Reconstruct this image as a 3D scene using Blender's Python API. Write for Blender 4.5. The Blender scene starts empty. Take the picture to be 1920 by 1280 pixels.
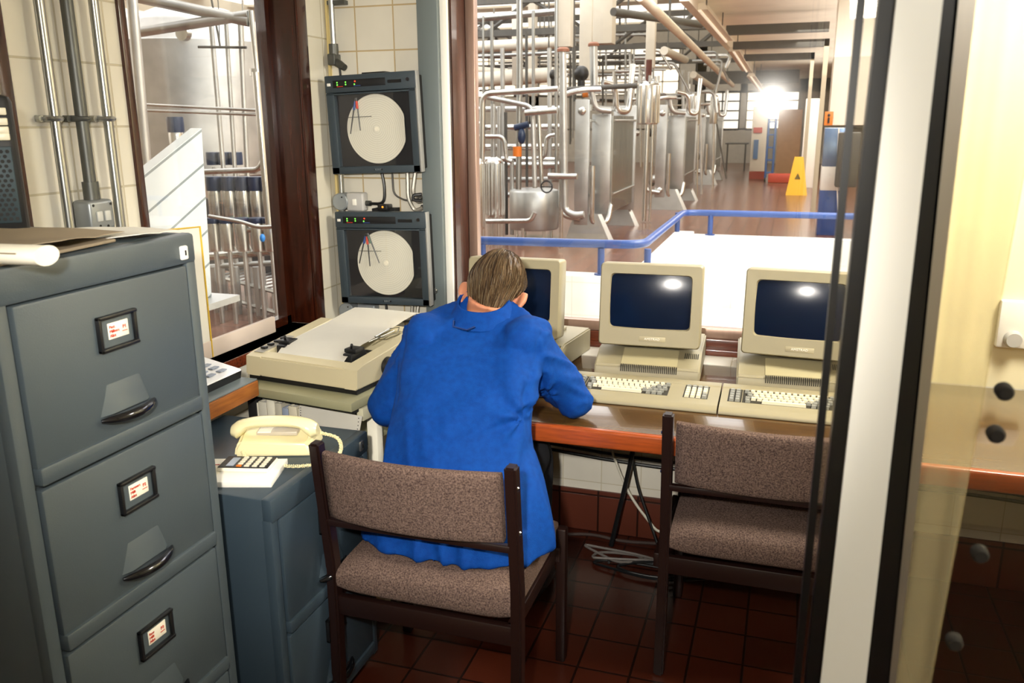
import bpy, bmesh, math, random
from mathutils import Vector, Matrix, noise
random.seed(7)
S = bpy.context.scene
COL = S.collection
PI = math.pi

# ------------------------------------------------------------------ camera
EYE = Vector((0, 0, 1.53))
# orthonormal set from the three vanishing points
FPX = 1579.15
zc = Vector((40 / FPX, 6060 / FPX, 1)).normalized()       # world down in camera axes
yc = Vector((530 / FPX, -415 / FPX, 1)).normalized()      # world +Y in camera axes
zu = -zc
yc = (yc - yc.dot(zu) * zu).normalized()
xc = yc.cross(zu)
W = Matrix((xc, yc, zu))                                   # world = W @ cam(x right, y down, z fwd)
cam_d = bpy.data.cameras.new('camera'); cam = bpy.data.objects.new('camera', cam_d); COL.objects.link(cam)
cam_d.sensor_width = 36; cam_d.lens = FPX / 1920 * 36; cam_d.clip_start = 0.02; cam_d.clip_end = 200
rot = Matrix((W.col[0], -W.col[1], -W.col[2])).transposed().to_4x4()
cam.matrix_world = Matrix.Translation(EYE) @ rot
S.camera = cam
cam_d.dof.use_dof = True; cam_d.dof.focus_distance = 2.6; cam_d.dof.aperture_fstop = 7.0

def at(px, py, y):
    """point of the place seen at a pixel of the 1920x1280 photo, at distance y along the room"""
    d = W @ Vector(((px - 960) / FPX, (py - 640) / FPX, 1))
    return EYE + d * (y / d.y)
def atx(px, py, x):
    d = W @ Vector(((px - 960) / FPX, (py - 640) / FPX, 1))
    return EYE + d * (x / d.x)
def atz(px, py, z):
    d = W @ Vector(((px - 960) / FPX, (py - 640) / FPX, 1))
    return EYE + d * ((z - EYE.z) / d.z)

# ------------------------------------------------------------------ view, world, lights
S.view_settings.view_transform = 'Standard'
S.view_settings.look = 'None'
S.view_settings.exposure = 0.0
S.view_settings.gamma = 1.0
S.view_settings.use_curve_mapping = False
S.cycles.use_denoising = True
S.cycles.max_bounces = 8
S.cycles.transparent_max_bounces = 12
S.cycles.caustics_reflective = False
S.cycles.caustics_refractive = False
S.cycles.sample_clamp_indirect = 6

world = bpy.data.worlds.new('sky'); S.world = world; world.use_nodes = True
wn = world.node_tree.nodes; wl = world.node_tree.links
bg = wn['Background']; bg.inputs[0].default_value = (0.9, 0.95, 1, 1); bg.inputs[1].default_value = 1.2

def light(name, kind, loc, target, energy, color=(1, 1, 1), **kw):
    d = bpy.data.lights.new(name, kind); d.energy = energy; d.color = color
    for k, v in kw.items(): setattr(d, k, v)
    o = bpy.data.objects.new(name, d); COL.objects.link(o); o.location = loc
    v = (Vector(target) - Vector(loc)).normalized()
    o.rotation_euler = v.to_track_quat('-Z', 'Y').to_euler()
    return o
# the photographer's flash gun, held just left of and above the camera, aimed a little high
FLASH = light('flash_gun', 'SPOT', (-0.15, -0.02, 1.665), at(900, 570, 3.0), 265, (1.0, 0.95, 0.86),
              shadow_soft_size=0.035, spot_size=math.radians(69), spot_blend=1.0)
# daylight that comes down through the roof lights over the process hall
DAY = [light('roof_daylight', 'AREA', (2.0, 5.6, 4.3), (0.6, 5.4, 0), 520, (1, 1, 1), shape='RECTANGLE', size=5, size_y=3),
       light('roof_daylight', 'AREA', (-4.5, 12, 4.4), (-4.2, 12, 0), 650, (0.98, 0.99, 1.0), shape='RECTANGLE', size=7, size_y=9),
       light('roof_daylight', 'AREA', (-6.0, 4.2, 4.4), (-5.6, 4.6, 0), 60, (0.95, 0.98, 1.0), shape='RECTANGLE', size=5, size_y=5),
       light('aisle_fill', 'AREA', (1.2, 17, 2.7), (1.2, 17, 0), 480, (1, 0.95, 0.86), shape='RECTANGLE', size=2.5, size_y=12),  # added downward fill that brightens the aisle, not a fitting
       light('aisle_fill', 'AREA', (1.4, 17, 2.2), (1.4, 17, 5), 150, (1, 0.97, 0.9), shape='RECTANGLE', size=3, size_y=14)]  # added upward fill that brightens the aisle ceiling
ROOM = light('ceiling_lamp', 'AREA', (1.0, 2.25, 2.38), (0.75, 2.92, 1.3), 105, (1, 0.95, 0.82), shape='RECTANGLE', size=0.4, size_y=0.8)
STILE_FILL = light('stile_fill', 'AREA', (0.45, -0.5, 2.35), (0.1, 0.9, 1.6), 22, (1, 0.97, 0.9), shape='RECTANGLE', size=0.3, size_y=0.3)  # unseen light added to whiten the door stile

# ------------------------------------------------------------------ materials
def lin(c):
    if isinstance(c, str):
        c = [int(c[i:i + 2], 16) / 255 for i in (0, 2, 4)]
    return tuple((x / 12.92 if x <= 0.04045 else ((x + 0.055) / 1.055) ** 2.4) for x in c) + (1,)
MATS = {}
def mat(name, c, rough=0.5, metal=0.0, var=0.0, vs=8.0, bump=0.0, bs=150.0, spec=0.5, c2=None, stretch=(1, 1, 1), coat=0, emit=0, detail=3):
    if name in MATS: return MATS[name]
    m = bpy.data.materials.new(name); m.use_nodes = True; MATS[name] = m
    nt = m.node_tree; b = nt.nodes['Principled BSDF']
    b.inputs['Base Color'].default_value = lin(c); b.inputs['Roughness'].default_value = rough
    b.inputs['Metallic'].default_value = metal; b.inputs['Specular IOR Level'].default_value = spec
    b.inputs['Coat Weight'].default_value = coat
    tc = nt.nodes.new('ShaderNodeTexCoord'); mp = nt.nodes.new('ShaderNodeMapping')
    mp.inputs['Scale'].default_value = stretch
    nt.links.new(tc.outputs['Object'], mp.inputs['Vector'])
    if var or c2:
        n = nt.nodes.new('ShaderNodeTexNoise'); n.inputs['Scale'].default_value = vs; n.inputs['Detail'].default_value = detail
        nt.links.new(mp.outputs[0], n.inputs['Vector'])
        r = nt.nodes.new('ShaderNodeValToRGB'); L = lin(c)
        r.color_ramp.elements[0].position = 0.32; r.color_ramp.elements[1].position = 0.68
        r.color_ramp.elements[0].color = lin(c2) if c2 else tuple(x * (1 - var) for x in L[:3]) + (1,)
        r.color_ramp.elements[1].color = L if c2 else tuple(min(1, x * (1 + var)) for x in L[:3]) + (1,)
        nt.links.new(n.outputs[0], r.inputs[0]); nt.links.new(r.outputs[0], b.inputs['Base Color'])
    if bump:
        n2 = nt.nodes.new('ShaderNodeTexNoise'); n2.inputs['Scale'].default_value = bs; n2.inputs['Detail'].default_value = 2
        nt.links.new(mp.outputs[0], n2.inputs['Vector'])
        bp = nt.nodes.new('ShaderNodeBump'); bp.inputs['Strength'].default_value = bump; bp.inputs['Distance'].default_value = 0.002
        nt.links.new(n2.outputs[0], bp.inputs['Height']); nt.links.new(bp.outputs[0], b.inputs['Normal'])
    if emit:
        b.inputs['Emission Color'].default_value = lin(c); b.inputs['Emission Strength'].default_value = emit
    return m
def tilemat(name, axes, c, grout, size=0.15, joint=0.004, rough=0.15, off=(0, 0), var=0.05, bump=0.3, sizey=None):
    m = bpy.data.materials.new(name); m.use_nodes = True; MATS[name] = m
    nt = m.node_tree; b = nt.nodes['Principled BSDF']; b.inputs['Roughness'].default_value = rough
    tc = nt.nodes.new('ShaderNodeTexCoord'); sp = nt.nodes.new('ShaderNodeSeparateXYZ'); cb = nt.nodes.new('ShaderNodeCombineXYZ')
    nt.links.new(tc.outputs['Object'], sp.inputs[0])
    for i, a in enumerate(axes):
        ad = nt.nodes.new('ShaderNodeMath'); ad.operation = 'ADD'; ad.inputs[1].default_value = off[i] + 30 * size
        nt.links.new(sp.outputs['XYZ'.index(a)], ad.inputs[0]); nt.links.new(ad.outputs[0], cb.inputs[i])
    br = nt.nodes.new('ShaderNodeTexBrick'); br.offset = 0; br.squash = 1
    br.inputs['Scale'].default_value = 1; br.inputs['Brick Width'].default_value = size; br.inputs['Row Height'].default_value = sizey or size
    br.inputs['Mortar Size'].default_value = joint; br.inputs['Mortar Smooth'].default_value = 0.2; br.inputs['Bias'].default_value = 0
    L = lin(c)
    br.inputs['Color1'].default_value = tuple(x * (1 - var) for x in L[:3]) + (1,)
    br.inputs['Color2'].default_value = tuple(min(1, x * (1 + var)) for x in L[:3]) + (1,)
    br.inputs['Mortar'].default_value = lin(grout)
    nt.links.new(cb.outputs[0], br.inputs['Vector'])
    n = nt.nodes.new('ShaderNodeTexNoise'); n.inputs['Scale'].default_value = 3; n.inputs['Detail'].default_value = 4
    nt.links.new(tc.outputs['Object'], n.inputs['Vector'])
    mx = nt.nodes.new('ShaderNodeMix'); mx.data_type = 'RGBA'; mx.blend_type = 'MULTIPLY'; mx.inputs[0].default_value = 0.35
    nt.links.new(br.outputs[0], mx.inputs[6]); nt.links.new(n.outputs[0], mx.inputs[7]); nt.links.new(mx.outputs[2], b.inputs['Base Color'])
    bp = nt.nodes.new('ShaderNodeBump'); bp.inputs['Strength'].default_value = bump; bp.inputs['Distance'].default_value = 0.002; bp.invert = True
    nt.links.new(br.outputs['Fac'], bp.inputs['Height']); nt.links.new(bp.outputs[0], b.inputs['Normal'])
    return m
def panemat(name, gloss=0.07, haze=0.02, hrough=0.35, tint=(1, 1, 1), diffuse=0.0, dcol=(0.9, 0.85, 0.7), streak=0.0):
    m = bpy.data.materials.new(name); m.use_nodes = True; nt = m.node_tree
    for n in list(nt.nodes):
        if n.type != 'OUTPUT_MATERIAL': nt.nodes.remove(n)
    out = [n for n in nt.nodes if n.type == 'OUTPUT_MATERIAL'][0]
    tr = nt.nodes.new('ShaderNodeBsdfTransparent'); tr.inputs[0].default_value = tint + (1,)
    g = nt.nodes.new('ShaderNodeBsdfGlossy'); g.inputs['Roughness'].default_value = 0.015
    h = nt.nodes.new('ShaderNodeBsdfGlossy'); h.inputs['Roughness'].default_value = hrough
    m1 = nt.nodes.new('ShaderNodeMixShader'); m1.inputs[0].default_value = gloss
    nt.links.new(tr.outputs[0], m1.inputs[1]); nt.links.new(g.outputs[0], m1.inputs[2])
    m2 = nt.nodes.new('ShaderNodeMixShader'); m2.inputs[0].default_value = haze
    nt.links.new(m1.outputs[0], m2.inputs[1]); nt.links.new(h.outputs[0], m2.inputs[2])
    last = m2
    if diffuse:
        d = nt.nodes.new('ShaderNodeBsdfDiffuse'); d.inputs[0].default_value = dcol + (1,)
        m3 = nt.nodes.new('ShaderNodeMixShader'); m3.inputs[0].default_value = diffuse
        if streak:
            tc = nt.nodes.new('ShaderNodeTexCoord'); mp = nt.nodes.new('ShaderNodeMapping'); mp.inputs['Scale'].default_value = (45, 45, 0.6)
            nz = nt.nodes.new('ShaderNodeTexNoise'); nz.inputs['Scale'].default_value = 1; nz.inputs['Detail'].default_value = 1
            rg = nt.nodes.new('ShaderNodeMapRange'); rg.inputs[1].default_value = 0.3; rg.inputs[2].default_value = 0.7
            rg.inputs[3].default_value = diffuse - streak; rg.inputs[4].default_value = diffuse + streak
            nt.links.new(tc.outputs['Object'], mp.inputs[0]); nt.links.new(mp.outputs[0], nz.inputs[0]); nt.links.new(nz.outputs[0], rg.inputs[0])
            nt.links.new(rg.outputs[0], m3.inputs[0])
        nt.links.new(last.outputs[0], m3.inputs[1]); nt.links.new(d.outputs[0], m3.inputs[2]); last = m3
    nt.links.new(last.outputs[0], out.inputs[0]); MATS[name] = m
    return m

TILE_L = tilemat('left wall tiles', 'YZ', 'e9e3d2', 'c9bfa6', 0.152, 0.003, 0.2, (0.01, -0.005), 0.02, 0.5)
TILE_B = tilemat('back wall tiles', 'XZ', 'ece6d6', 'cbb48a', 0.152, 0.003, 0.2, (0.025, 0.04), 0.02, 0.5)
TILE_LOW = tilemat('low wall tiles', 'XZ', 'efe9da', 'd8ceb6', 0.15, 0.002, 0.25, (0, 0.1), 0.02, 0.3)
QUARRY = tilemat('quarry floor tiles', 'XY', '431b0f', '1c0c07', 0.152, 0.004, 0.28, (0.03, 0.05), 0.18, 0.5)
SKIRT = tilemat('quarry skirting tiles', 'XZ', '5d2f22', '2e1710', 0.152, 0.004, 0.3, (0, 0), 0.15, 0.4)
HALLFLOOR = tilemat('hall floor tiles', 'XY', '7c5443', '4a352a', 0.2, 0.006, 0.24, (0, 0), 0.12, 0.2)
WHITE_TILE = tilemat('white pit tiles', 'XZ', 'f5f3ec', 'e2e0d8', 0.2, 0.003, 0.3, (0, 0), 0.01, 0.2)
CREAM = mat('cream paint', 'f4ebc8', 0.5, var=0.04, vs=4)
HALLWHITE = mat('hall white paint', 'e8e0cc', 0.6, var=0.06, vs=2)
HALLCREAM = mat('hall cream ceiling', 'efe6d2', 0.7, var=0.08, vs=1.5)
WOOD = mat('dark varnished wood', '3c170a', 0.25, c2='220c05', vs=14, stretch=(8, 8, 0.6), coat=0.3)
WOOD_X = mat('brown sill wood', '6e3018', 0.25, c2='4a1e0e', vs=14, stretch=(0.6, 8, 8), coat=0.3)
DESKTOP = mat('varnished desk top', '5a4020', 0.2, c2='45301a', vs=10, stretch=(0.7, 9, 9), coat=0.4)
DESKEDGE = mat('orange brown desk edge', 'a84c1e', 0.3, c2='8a3e1a', vs=12, stretch=(1, 12, 12), coat=0.3)
BENCHEDGE = mat('oak veneer edge', '9a5c24', 0.4, c2='7d461a', vs=14, stretch=(10, 1, 10))
BENCHTOP = mat('grey laminate', '5d6668', 0.45, var=0.05)
CABGREY = mat('grey blue steel enamel', '434c51', 0.42, var=0.04, vs=5, bump=0.12, bs=500)
CABDARK = mat('low cabinet enamel', '313e48', 0.4, var=0.05, vs=5, bump=0.12, bs=500)
CHROME = mat('dark chrome', '9a9a9c', 0.12, 1.0)
DARKCHROME = mat('blackened chrome', '3c3c40', 0.12, 0.9)
STEEL = mat('galvanised conduit', 'a8a9a6', 0.28, 0.9, var=0.1, vs=12, stretch=(4, 4, 0.5))
DARKSTEEL = mat('dark conduit', '5a5b58', 0.45, 0.7, var=0.12, vs=14)
BLACK = mat('black plastic', '0f1012', 0.4)
BLACKM = mat('matt black', '0a0a0b', 0.7)
RUBBER = mat('black rubber gasket', '0b0b0d', 0.35)
PAPER = mat('white paper', 'f1ede2', 0.7, var=0.02)
PAPERC = mat('cream paper', 'efe9d6', 0.7, var=0.03)
KRAFT = mat('grey brown folder', '8a7c68', 0.75, var=0.06, vs=6)
RED = mat('red ink', 'c23a22', 0.6)
BEIGE = mat('beige computer plastic', '948b70', 0.45, var=0.02, bump=0.15, bs=700)
BEIGE2 = mat('pale printer plastic', 'bdb292', 0.45, var=0.02, bump=0.15, bs=700)
KEYW = mat('cream key', 'dcd5bd', 0.45)
KEYG = mat('grey key', '8b8b84', 0.45)
SCREEN = mat('dark tube glass', '14233f', 0.16, spec=0.5, coat=0.0)
SHADE = mat('vent slot', '2c281e', 0.7)
PHONE = mat('ivory plastic', 'eadfb0', 0.25, coat=0.2)
OLIVE = mat('olive stand laminate', '8d8a6c', 0.5, var=0.03)
TWEED = mat('brown tweed', '78645a', 0.95, c2='3c2e2b', vs=260, bump=0.5, bs=320, spec=0.1, detail=4)
CHAIRWOOD = mat('dark brown chair frame', '1d0e0b', 0.35)
RECGREY = mat('recorder slate grey', '333e46', 0.45, var=0.04)
RECDARK = mat('recorder inside', '101216', 0.5)
ALU = mat('brushed aluminium', 'b9b2a8', 0.35, 0.8, var=0.05, vs=10, stretch=(6, 6, 0.4))
PINKALU = mat('bronze tinted aluminium', 'a58a7c', 0.35, 0.6, var=0.05, vs=10, stretch=(6, 6, 0.4))
BLUESTEEL = mat('grey blue trunking', '666f70', 0.4, var=0.08, vs=6, stretch=(1, 1, 0.3))
WHITEPAINT = mat('white gloss paint', 'f2efe6', 0.35)
COAT = mat('royal blue cotton', '05408f', 0.8, c2='043782', vs=60, bump=0.35, bs=420, spec=0.15)
SKIN = mat('skin', 'b97a5c', 0.55, var=0.08, vs=30)
HAIRM = mat('greying brown hair', '6e5638', 0.5, c2='302216', vs=60, stretch=(1, 1, 0.25), spec=0.4)
TROUSER = mat('dark trousers', '1c1c22', 0.9)
SHOE = mat('black leather', '0d0d0e', 0.35)
SS = mat('stainless steel', 'd0d0cc', 0.22, 1.0, var=0.1, vs=5, stretch=(3, 3, 0.4))
SSD = mat('dull stainless steel', 'c2c3c0', 0.38, 0.9, var=0.12, vs=4)
SSW = mat('white lagged pipe', 'd9d2c2', 0.5, var=0.06, vs=4)
IRON = mat('grey painted steel', '4f4d48', 0.6, var=0.1)
HALLBLUE = mat('blue rail paint', '2c4a88', 0.35, var=0.05)
CAPBLUE = mat('dark blue motor cap', '22324e', 0.35, var=0.06)
YELLOW = mat('yellow plastic', 'f0b918', 0.4)
ORANGE = mat('orange plastic', 'd8741a', 0.5)
GLASS = panemat('window glass', 0.05, 0.006, 0.13)
RECGLASS = panemat('recorder door glass', 0.028, 0.0, 0.2)
GLASS_L = panemat('left window glass', 0.06, 0.02, 0.4)
DOORGLASS = panemat('door glass', 0.06, 0.01, 0.3, (0.93, 0.92, 0.9))
STRIP = panemat('clear flexible strip', 0.04, 0.05, 0.25, (0.95, 0.92, 0.82), 0.15, (0.85, 0.74, 0.46), 0.08)
def glow(name, c, s):
    return mat(name, c, 0.8, emit=s)
DAYLIGHT = glow('bright sky through roof glazing', 'fbfaf4', 1.5)
WINLIGHT = glow('bright daylight behind hall windows', 'fbf6ea', 1.1)

HALLFLOOR.node_tree.nodes['Principled BSDF'].inputs['Specular IOR Level'].default_value = 0.28
# ------------------------------------------------------------------ mesh helpers
class MB:
    def __init__(s): s.bm = bmesh.new(); s.mi = 0
    def _f(s, vs):
        try:
            f = s.bm.faces.new(vs); f.material_index = s.mi; return f
        except ValueError: return None
    def box(s, x0, x1, y0, y1, z0, z1, bev=0.0, M=None, seg=2):
        x0, x1 = min(x0, x1), max(x0, x1); y0, y1 = min(y0, y1), max(y0, y1); z0, z1 = min(z0, z1), max(z0, z1)
        v = [s.bm.verts.new((x, y, z)) for x in (x0, x1) for y in (y0, y1) for z in (z0, z1)]
        fs = [s._f([v[i] for i in q]) for q in ((0, 1, 3, 2), (4, 6, 7, 5), (0, 4, 5, 1), (2, 3, 7, 6), (0, 2, 6, 4), (1, 5, 7, 3))]
        if bev:
            bev = min(bev, 0.45 * min(x1 - x0, y1 - y0, z1 - z0))
            es = {e for f in fs for e in f.edges}
            r = bmesh.ops.bevel(s.bm, geom=list(es), offset=bev, segments=seg, affect='EDGES', profile=0.5)
            for f in r['faces']: f.material_index = s.mi
            v = list({x for f in r['faces'] for x in f.verts} | {x for x in v if x.is_valid})
        if M is not None:
            for x in v: x.co = M @ x.co
        return s
    def loft(s, rings, cap=True, closed=True):
        R = [[s.bm.verts.new(p) for p in r] for r in rings]
        n = len(R[0])
        for a, b in zip(R, R[1:]):
            for i in range(n if closed else n - 1):
                j = (i + 1) % n; s._f((a[i], a[j], b[j], b[i]))
        if cap and closed:
            s._f(R[0][::-1]); s._f(R[-1])
        return s
    def tube(s, pts, r, n=8, fillet=0.0, cap=True, fseg=4):
        pts = [Vector(p) for p in pts]
        if fillet and len(pts) > 2:
            out = [pts[0]]
            for a, b, c in zip(pts, pts[1:], pts[2:]):
                u, w = (a - b), (c - b); d = min(fillet, u.length * .48, w.length * .48)
                if d < 1e-5 or abs(u.normalized().dot(w.normalized())) > .9995: out.append(b); continue
                p, q = b + u.normalized() * d, b + w.normalized() * d
                for k in range(fseg + 1):
                    t = k / fseg; out.append(p * (1 - t) ** 2 + b * 2 * t * (1 - t) + q * t * t)
            out.append(pts[-1]); pts = out
        rr = r if isinstance(r, (list, tuple)) else [r] * len(pts)
        rings = []; prev = None
        for i, p in enumerate(pts):
            t = (pts[min(i + 1, len(pts) - 1)] - pts[max(i - 1, 0)])
            if t.length < 1e-9: t = Vector((0, 0, 1))
            t.normalize()
            if prev is None:
                a = Vector((0, 0, 1)) if abs(t.z) < .9 else Vector((1, 0, 0))
                u = t.cross(a).normalized()
            else:
                u = (prev - t * prev.dot(t)); u = u.normalized() if u.length > 1e-6 else t.orthogonal().normalized()
            prev = u; w = t.cross(u)
            rings.append([p + (u * math.cos(2 * PI * k / n) + w * math.sin(2 * PI * k / n)) * rr[min(i, len(rr) - 1)] for k in range(n)])
        return s.loft(rings, cap)
    def cyl(s, p0, p1, r0, r1=None, n=16): return s.tube([p0, p1], [r0, r0 if r1 is None else r1], n)
    def lathe(s, prof, c, n=24, axis='z'):
        c = Vector(c); rings = []
        for r, h in prof:
            ring = []
            for k in range(n):
                a = 2 * PI * k / n; x, y = r * math.cos(a), r * math.sin(a)
                ring.append(c + (Vector((x, y, h)) if axis == 'z' else Vector((x, h, y)) if axis == 'y' else Vector((h, x, y))))
            rings.append(ring)
        return s.loft(rings)
    def prism(s, poly, ax, a0, a1):
        def P(u, v, a): return {'x': (a, u, v), 'y': (u, a, v), 'z': (u, v, a)}[ax]
        return s.loft([[P(u, v, a0) for u, v in poly], [P(u, v, a1) for u, v in poly]])
    def ell(s, c, r, nu=16, nv=10, f=None, M=None):
        c = Vector(c); rings = []
        for j in range(1, nv):
            t = PI * j / nv; ring = []
            for i in range(nu):
                p = Vector((math.sin(t) * math.cos(2 * PI * i / nu), math.sin(t) * math.sin(2 * PI * i / nu), math.cos(t)))
                if f: p = f(p)
                p = Vector((p.x * r[0], p.y * r[1], p.z * r[2]))
                if M is not None: p = M @ p
                ring.append(c + p)
            rings.append(ring)
        return s.loft(rings)
    def build(s, name, m=None, parent=None, world=True, smooth=True, angle=40, **tags):
        bmesh.ops.recalc_face_normals(s.bm, faces=s.bm.faces)
        if parent is not None and world:
            inv = ROOTM[parent.name].inverted()
            for v in s.bm.verts: v.co = inv @ v.co
        me = bpy.data.meshes.new(name); s.bm.to_mesh(me); s.bm.free()
        for q in (m if isinstance(m, (list, tuple)) else [m]):
            if q: me.materials.append(q)
        return put(name, me, parent, smooth, angle, **tags)
ROOTM = {}
def put(name, me, parent=None, smooth=True, angle=40, **tags):
    if smooth and len(me.polygons):
        me.polygons.foreach_set('use_smooth', [True] * len(me.polygons))
        me.set_sharp_from_angle(angle=math.radians(angle))
    o = bpy.data.objects.new(name, me); COL.objects.link(o)
    if parent is not None:
        o.parent = parent; ROOTM[o.name] = ROOTM[parent.name]
    else: ROOTM[o.name] = Matrix.Identity(4)
    for k, v in tags.items(): o[k] = v
    return o
def thing(name, label, cat, loc=(0, 0, 0), rz=0.0, group=None):
    o = bpy.data.objects.new(name, None); COL.objects.link(o); o.empty_display_size = 0.05
    o.location = loc; o.rotation_euler = (0, 0, rz)
    o['label'] = label; o['category'] = cat
    if group: o['group'] = group
    ROOTM[o.name] = Matrix.Translation(loc) @ Matrix.Rotation(rz, 4, 'Z')
    return o
def solo(mb, name, label, cat, m, group=None, **kw):
    t = dict(label=label, category=cat)
    if group: t['group'] = group
    return mb.build(name, m, None, **t, **kw)
def struct(mb, name, m, label=None, **kw):
    o = mb.build(name, m, None, kind='structure', **kw)
    if label: o['label'] = label
    return o
def text(name, body, size, M, m, parent, world=True, align='CENTER', ext=0.0006, space=1.0):
    cu = bpy.data.curves.new(name, 'FONT'); cu.body = body; cu.size = size; cu.align_x = align; cu.align_y = 'CENTER'; cu.extrude = ext
    cu.space_character = space; cu.resolution_u = 3
    tmp = bpy.data.objects.new('tmp_' + name, cu); COL.objects.link(tmp)
    bpy.context.view_layer.update()
    me = bpy.data.meshes.new_from_object(tmp.evaluated_get(bpy.context.evaluated_depsgraph_get()))
    bpy.data.objects.remove(tmp); bpy.data.curves.remove(cu)
    if world: M = ROOTM[parent.name].inverted() @ M
    me.transform(M); me.materials.clear(); me.materials.append(m)
    return put(name, me, parent, smooth=False)
def remeshed(mb, voxel, smooth=6, factor=0.5):
    bmesh.ops.recalc_face_normals(mb.bm, faces=mb.bm.faces)
    me = bpy.data.meshes.new('tmp'); mb.bm.to_mesh(me); mb.bm.free()
    o = bpy.data.objects.new('tmp', me); COL.objects.link(o)
    r = o.modifiers.new('r', 'REMESH'); r.mode = 'VOXEL'; r.voxel_size = voxel
    if smooth:
        q = o.modifiers.new('s', 'SMOOTH'); q.iterations = smooth; q.factor = factor
    bpy.context.view_layer.update()
    out = bpy.data.meshes.new_from_object(o.evaluated_get(bpy.context.evaluated_depsgraph_get()))
    bpy.data.objects.remove(o); bpy.data.meshes.remove(me)
    return out
def facing(o, x, z):
    """matrix for text: local X -> x, local Y -> z"""
    x = Vector(x).normalized(); z = Vector(z).normalized(); n = x.cross(z)
    M = Matrix((x, z, n)).transposed().to_4x4(); M.translation = Vector(o); return M

# ------------------------------------------------------------------ control room shell
XL, YB, XR, YF, ZC = -1.66, 2.92, 1.9, -1.6, 2.45
b = MB(); b.box(XL - .2, XR, YF, YB + .3, -.08, 0); struct(b, 'floor', QUARRY)
b = MB(); b.box(XL - .3, XR, YF, YB + .3, ZC, ZC + .1); struct(b, 'ceiling', HALLWHITE)
# left wall with a window opening y 1.87..2.72, z .80..2.2 and a door y .45..1.47
b = MB()
b.box(XL - .16, XL, 1.495, 1.87, 0, ZC); b.box(XL - .16, XL, 1.87, 2.72, 0, .80); b.box(XL - .16, XL, 1.87, 2.72, 2.2, ZC)
b.box(XL - .16, XL, 2.72, YB + .2, 0, ZC); b.box(XL - .16, XL, YF, .45, 0, ZC); b.box(XL - .16, XL, .45, 1.495, 2.1, ZC)
struct(b, 'wall_left', TILE_L)
# back wall: pillar at the left, low wall and ledge below the window, cream wall at the right, head above
WX0, WX1, WZ1 = -1.178, 0.30, 2.2
b = MB()
b.box(XL, WX0, YB, YB + .2, .70, ZC); b.box(WX0, WX1, YB, YB + .2, 2.2, ZC)
struct(b, 'wall_back', TILE_B)
b = MB(); b.box(XL, XR, YB, YB + .2, .0, .70); struct(b, 'wall_back_low', TILE_LOW)
b = MB(); b.box(WX1, XR, YB, YB + .2, .70, ZC); struct(b, 'wall_back_cream', CREAM)
b = MB(); b.box(XR, XR + .1, YF, YB + .2, 0, ZC); struct(b, 'wall_right', CREAM)
b = MB(); b.box(XL - .3, XR + .1, YF - .1, YF, 0, ZC); struct(b, 'wall_front', CREAM)
b = MB(); b.box(XL, XR, YB - .012, YB, 0, .17, .003); struct(b, 'baseboard_back', SKIRT)

# back window
b = MB(); b.box(WX0 - .002, WX0 + .01, YB - .004, 3.06, .70, WZ1); struct(b, 'trim_1', WOOD)
b = MB(); b.box(WX0 + .01, WX1, 3.04, 3.09, .70, .762, .004); b.box(WX0 + .01, WX1, 3.03, 3.05, .70, .725, .004); struct(b, 'trim_2', WOOD_X)
w = MB()
w.box(WX0 + .01, WX1, 3.05, 3.09, .762, .80, .003); w.box(WX0 + .01, WX0 + .045, 3.05, 3.09, .80, WZ1, .003)
w.box(WX1 - .035, WX1, 3.05, 3.09, .80, WZ1, .003); w.box(WX0, WX1, 3.05, 3.09, WZ1 - .04, WZ1)
win1 = struct(w, 'window_1', PINKALU)
b = MB(); b.box(WX0 + .04, WX1 - .03, 3.068, 3.074, .795, WZ1 - .03); b.build('glass', GLASS, win1)
# left window: timber lined recess
b = MB()
b.box(XL - .14, XL + .006, 2.70, 2.745, .80, 2.2, .003); b.box(XL - .002, XL + .012, 2.70, 2.76, .78, 2.2, .003)
struct(b, 'trim_3', WOOD)
b = MB(); b.box(XL - .14, XL + .01, 1.86, 1.885, .80, 2.2, .003); struct(b, 'trim_4', WOOD)
b = MB(); b.box(XL - .16, XL + .004, 1.885, 2.70, .765, .80); struct(b, 'trim_5', WOOD_X)
w = MB()
w.box(XL - .14, XL - .10, 1.885, 1.91, .80, 2.2); w.box(XL - .14, XL - .10, 2.675, 2.70, .80, 2.2); w.box(XL - .14, XL - .10, 1.9, 2.7, .80, .83)
win2 = struct(w, 'window_2', WOOD)
b = MB(); b.box(XL - .125, XL - .12, 1.9, 2.69, .82, 2.2); b.build('glass', GLASS_L, win2)
b = MB(); b.box(XL - .085, XL - .07, 1.89, 2.55, .80, .858, .003)
solo(b, 'sill_board', 'pale pink board standing along the foot of the left window', 'board', mat('pale pink board', 'cdbdb0', 0.6, var=0.03))
# timber door in the left wall, behind the radio
b = MB(); b.box(XL - .05, XL + .025, 1.44, 1.498, 0, 2.1, .004); b.box(XL - .05, XL + .025, .45, .51, 0, 2.1, .004); b.box(XL - .05, XL + .025, .45, 1.498, 2.05, 2.12, .004)
struct(b, 'trim_6', WOOD)
b = MB(); b.box(XL - .06, XL - .02, .51, 1.445, 0, 2.05); d1 = struct(b, 'door_1', WOOD)
b = MB(); b.cyl((XL + .004, 1.38, 1.48), (XL + .004, 1.38, 1.75), .012); b.build('handle', CHROME, d1)

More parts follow.
